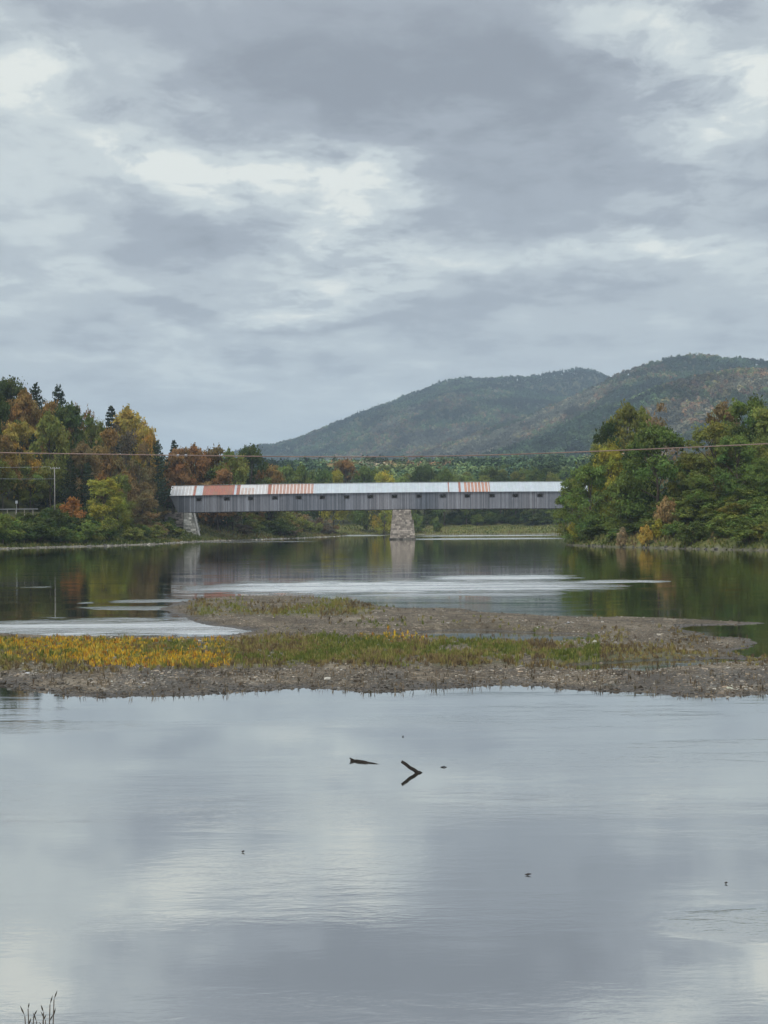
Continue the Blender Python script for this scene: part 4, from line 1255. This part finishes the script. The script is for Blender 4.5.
# ------------------------------------------------------------------ road furniture on the left bank
def make_pole():
    Y = 334.0; X, zt = at(54.5, 467, Y); zb = at(54.5, 500, Y)[1]
    zg = min(gz(X, Y), zb)
    root = empty('utility_pole', (X, Y, zg)); tag(root, 'pale wooden utility pole with a crossarm beside the road on the left bank', 'utility pole')
    h = zt - zg
    p = MB(); p.tube([(0, 0, -.5), (0.02, 0, h * .5), (0, 0, h)], [.13, .11, .09], 10); link('post', p.mesh('post', True), M_POLE, root)
    c = MB(); c.box(-1.0, 1.25, -.06, .06, h - .42, h - .27); arm = link('crossarm', c.mesh('crossarm'), M_POLE, root)
    for q in (-.9, -.35, .5, 1.1):
        i = MB(); i.tube([(q, 0, h - .27), (q, 0, h - .15), (q, 0, h - .05)], [.05, .06, .03], 8); link('insulator', i.mesh('insulator', True), M_STEEL, arm)
    for k, (yl, y2) in enumerate(((466.3, 466.8), (477, 478.8))):
        w = MB(); pts = []
        x2, z2 = at(-60, yl, Y - 30)
        for s in range(13):
            t = s / 12; pts.append((X - .9 * (k == 0) + (x2 - X) * t, Y - 30 * t, at(54.5, y2, Y)[1] * (1 - t) + z2 * t - .5 * 4 * t * (1 - t) * .35))
        w.tube(pts, .018, 5)
        tag(link('overhead_wire', w.mesh('overhead_wire'), M_STEEL), ['upper thin wire running left from the utility pole crossarm', 'lower thin wire running left from the middle of the utility pole'][k], 'wire')


make_pole()


def make_rail():
    Y = 330.0
    x0 = at(-20, 509, Y)[0]; x1, zr = at(38, 509, Y)
    root = empty('guardrail', (x0, Y, zr - .7)); tag(root, 'pale steel guardrail along the road at the left edge', 'guardrail')
    b = MB()
    b.box(0, x1 - x0, -.05, .0, .60, .68, (.42, .42, .42)); b.box(0, x1 - x0, -.08, -.052, .66, .74, (.42, .42, .42)); b.box(0, x1 - x0, -.05, .0, .72, .80, (.42, .42, .42))
    link('rail', b.mesh('rail'), M_STEEL, root)
    x = .3
    while x < x1 - x0:
        p = MB(); p.box(x, x + .16, .01, .15, -1.6, .80, (.9, .85, .8)); link('post', p.mesh('post'), M_POLE, root); x += 1.9
    X, z = at(16.5, 502, Y + 3)
    r2 = empty('traffic_sign', (X, Y + 3, z - 2.2)); tag(r2, 'small white sign on a post behind the guardrail', 'sign')
    s = MB(); s.box(-.26, .26, -.02, .0, 1.85, 2.5, (1, 1, 1)); link('sign_board', s.mesh('sign_board'), M_STEEL, r2)
    s = MB(); s.tube([(0, .05, -1.5), (0, .05, 2.4)], .04, 6); link('post', s.mesh('post'), M_STEEL, r2)


make_rail()

# ------------------------------------------------------------------ cable across the river
def make_cable():
    Y = 58.0
    ctrl = [(-1600, 395), (-1100, 420), (-560, 441), (-250, 449), (0, 452.8), (130, 454.6), (200, 455.7), (300, 457), (380, 457.2), (460, 456.3), (548, 453.4), (600, 451.2), (680, 447.8), (768, 444), (1000, 431), (1400, 400), (2000, 345)]
    px = np.array([c[0] for c in ctrl], float); py = np.array([c[1] for c in ctrl], float)
    t = np.linspace(px[0], px[-1], 160)
    yy = np.interp(t, px, py); k = np.ones(9) / 9; yp = np.pad(yy, 4, mode='edge'); yy2 = np.convolve(yp, k, 'valid')
    yy2[:5] = yy[:5]; yy2[-5:] = yy[-5:]
    pts = [(at(a, b, Y)[0], Y, at(a, b, Y)[1]) for a, b in zip(t, yy2)]
    mb = MB(); mb.tube(pts, .022, 6)
    o = link('overhead_cable', mb.mesh('overhead_cable', True), M_WIRE); tag(o, 'reddish brown cable strung across the whole river above the bridge', 'cable')
    for a, b in ((178, 455.3), (186, 455.4)):
        c = MB(); x, z = at(a, b, Y); c.tube([(x - .05, Y, z), (x + .05, Y, z)], [.045, .045], 8, (1.3, 1.8, 2.2)); link('clamp', c.mesh('clamp', True), M_WIRE, o)


make_cable()


# ------------------------------------------------------------------ driftwood and the near shrub
def wp(px, py, z=0.0):
    x, y = on_water(px, py, z); return Vector((float(x), float(y), z))


def make_driftwood():
    a = wp(351, 760.8, .0); b = wp(380, 764.2, .0)
    r = random.Random(2)
    m = MB()
    pts = []; rad = []
    for i in range(11):
        t = i / 10; p = a.lerp(b, t); p.z = .012 * (1 - t) + r.uniform(-.004, .004); p.y += r.uniform(-.01, .01)
        pts.append(p); rad.append(np.interp(t, [0, .12, .3, .5, .62, .8, 1], [.018, .022, .028, .026, .013, .008, .004]))
    m.tube(pts, rad, 9)
    m.tube([pts[1] + Vector((0, 0, .01)), pts[0] + Vector((-.02, 0, .03))], [.018, .012], 7); m.tube([pts[1], pts[0] + Vector((-.01, -.02, -.02))], [.018, .01], 7)
    tag(link('driftwood_log', m.mesh('driftwood_log', True), M_DRIFT), 'dark flat driftwood log lying on the near water, left of the forked stick', 'driftwood')
    e = wp(418, 773.0)
    x, z = at(401.5, 761.5, e.y)
    tip = Vector((x, e.y, z)); m = MB()
    pts = [e + (tip - e) * t for t in (-.35, 0, .25, .5, .75, 1)]
    for i, q in enumerate(pts): q.z += [0, 0, .006, -.006, .004, 0][i]
    m.tube(pts, [.018, .033, .032, .030, .029, .026], 9)
    m.tube([e + Vector((-.03, 0, .01)), e + Vector((.03, .02, .012)), e + Vector((.075, .03, -.004))], [.03, .022, .008], 7)
    tag(link('driftwood_branch', m.mesh('driftwood_branch', True), M_DRIFT), 'dark stick rising at a slant out of the near water', 'driftwood')
    q = wp(444, 767.3); m = MB(); m.tube([q + Vector((-.06, 0, .0)), q + Vector((0, 0, .014)), q + Vector((.05, 0, .0))], [.008, .011, .003], 7)
    tag(link('driftwood_chip', m.mesh('driftwood_chip', True), M_DRIFT), 'tiny wood chip floating right of the slanting stick', 'driftwood')
    for (px, py, s, lab) in ((243, 852.5, .024, 'small dark leaf floating on the left part of the near water'), (528, 875.5, .042, 'dark curled leaf floating below the sticks, right of centre'),
                             (726, 884, .02, 'small dark leaf floating near the riffle at the right'), (403, 737, .025, 'tiny dark leaf floating above the slanting stick')):
        q = wp(px, py); m = MB()
        v = [q + Vector((-s, 0, .012)), q + Vector((-.3 * s, -s * .5, .004)), q + Vector((s * 1.1, -.1 * s, .02)), q + Vector((.1 * s, s * .6, .024)), q + Vector((0, 0, .001))]
        m.add(v, [(0, 1, 4), (1, 2, 4), (2, 3, 4), (3, 0, 4), (1, 0, 3), (1, 3, 2)])
        tag(link('floating_leaf', m.mesh('floating_leaf'), M_DRIFT), lab, 'leaf')
    # twiggy top of a shrub on the near bank
    Y = 6.0
    X = at(41, 1000, Y)[0]; z0 = gz(X, Y)
    root = empty('bare_shrub', (X, Y, z0)); tag(root, 'twiggy top of a bare shrub at the bottom left corner', 'shrub')
    r = random.Random(8)
    st = MB(); lf = MB()
    top = at(41, 994, Y)[1] - z0
    for i in range(13):
        hx = (i / 12 - .5) * .11 + r.uniform(-.01, .01); hh = top * r.uniform(.86, 1.0) * (1 - 1.6 * abs(hx - .0) ** 1.3)
        p1 = Vector((hx * .25, r.uniform(-.05, .05), 0)); p3 = Vector((hx, r.uniform(-.08, .08), hh)); p2 = p1.lerp(p3, .6) + Vector((hx * -.2, 0, .03))
        st.tube([p1, p2, p3], [.006, .0045, .002], 5, (3, 2.8, 2.6))
        for j in range(7):
            t = .70 + .30 * j / 6; q = p2.lerp(p3, (t - .6) / .4)
            dr = Vector((r.choice((-1, 1)) * r.uniform(.2, .6), r.uniform(-.3, .3), 1)).normalized(); l = r.uniform(.025, .05)
            w = dr.orthogonal().normalized() * .005
            lf.add([q, q + dr * l * .5 + w * .7, q + dr * l, q + dr * l * .5 - w * .7], [(0, 1, 2, 3)], (3, 3, 2.8))
    link('stems', st.mesh('stems', True), M_DRIFT, root); link('leaves', lf.mesh('leaves'), M_DRIFT, root)


make_driftwood()


# ------------------------------------------------------------------ haze
def make_haze():
    m, t = mat_new('haze_air')
    v = t.node('ShaderNodeVolumePrincipled', {'Color': (0.68, 0.84, 1.0, 1), 'Density': HAZE, 'Anisotropy': 0.0})
    t.node('ShaderNodeOutputMaterial', {1: v.outputs[0]})
    mb = MB(); mb.box(-15500, 15500, -260, 9200, -3.0, 520)
    o = link('haze', mb.mesh('haze'), m); tag(o, 'thin bluish autumn haze filling the valley', kind='stuff')


HAZE = 0.00012
make_haze()
print('objects', len(bpy.data.objects))
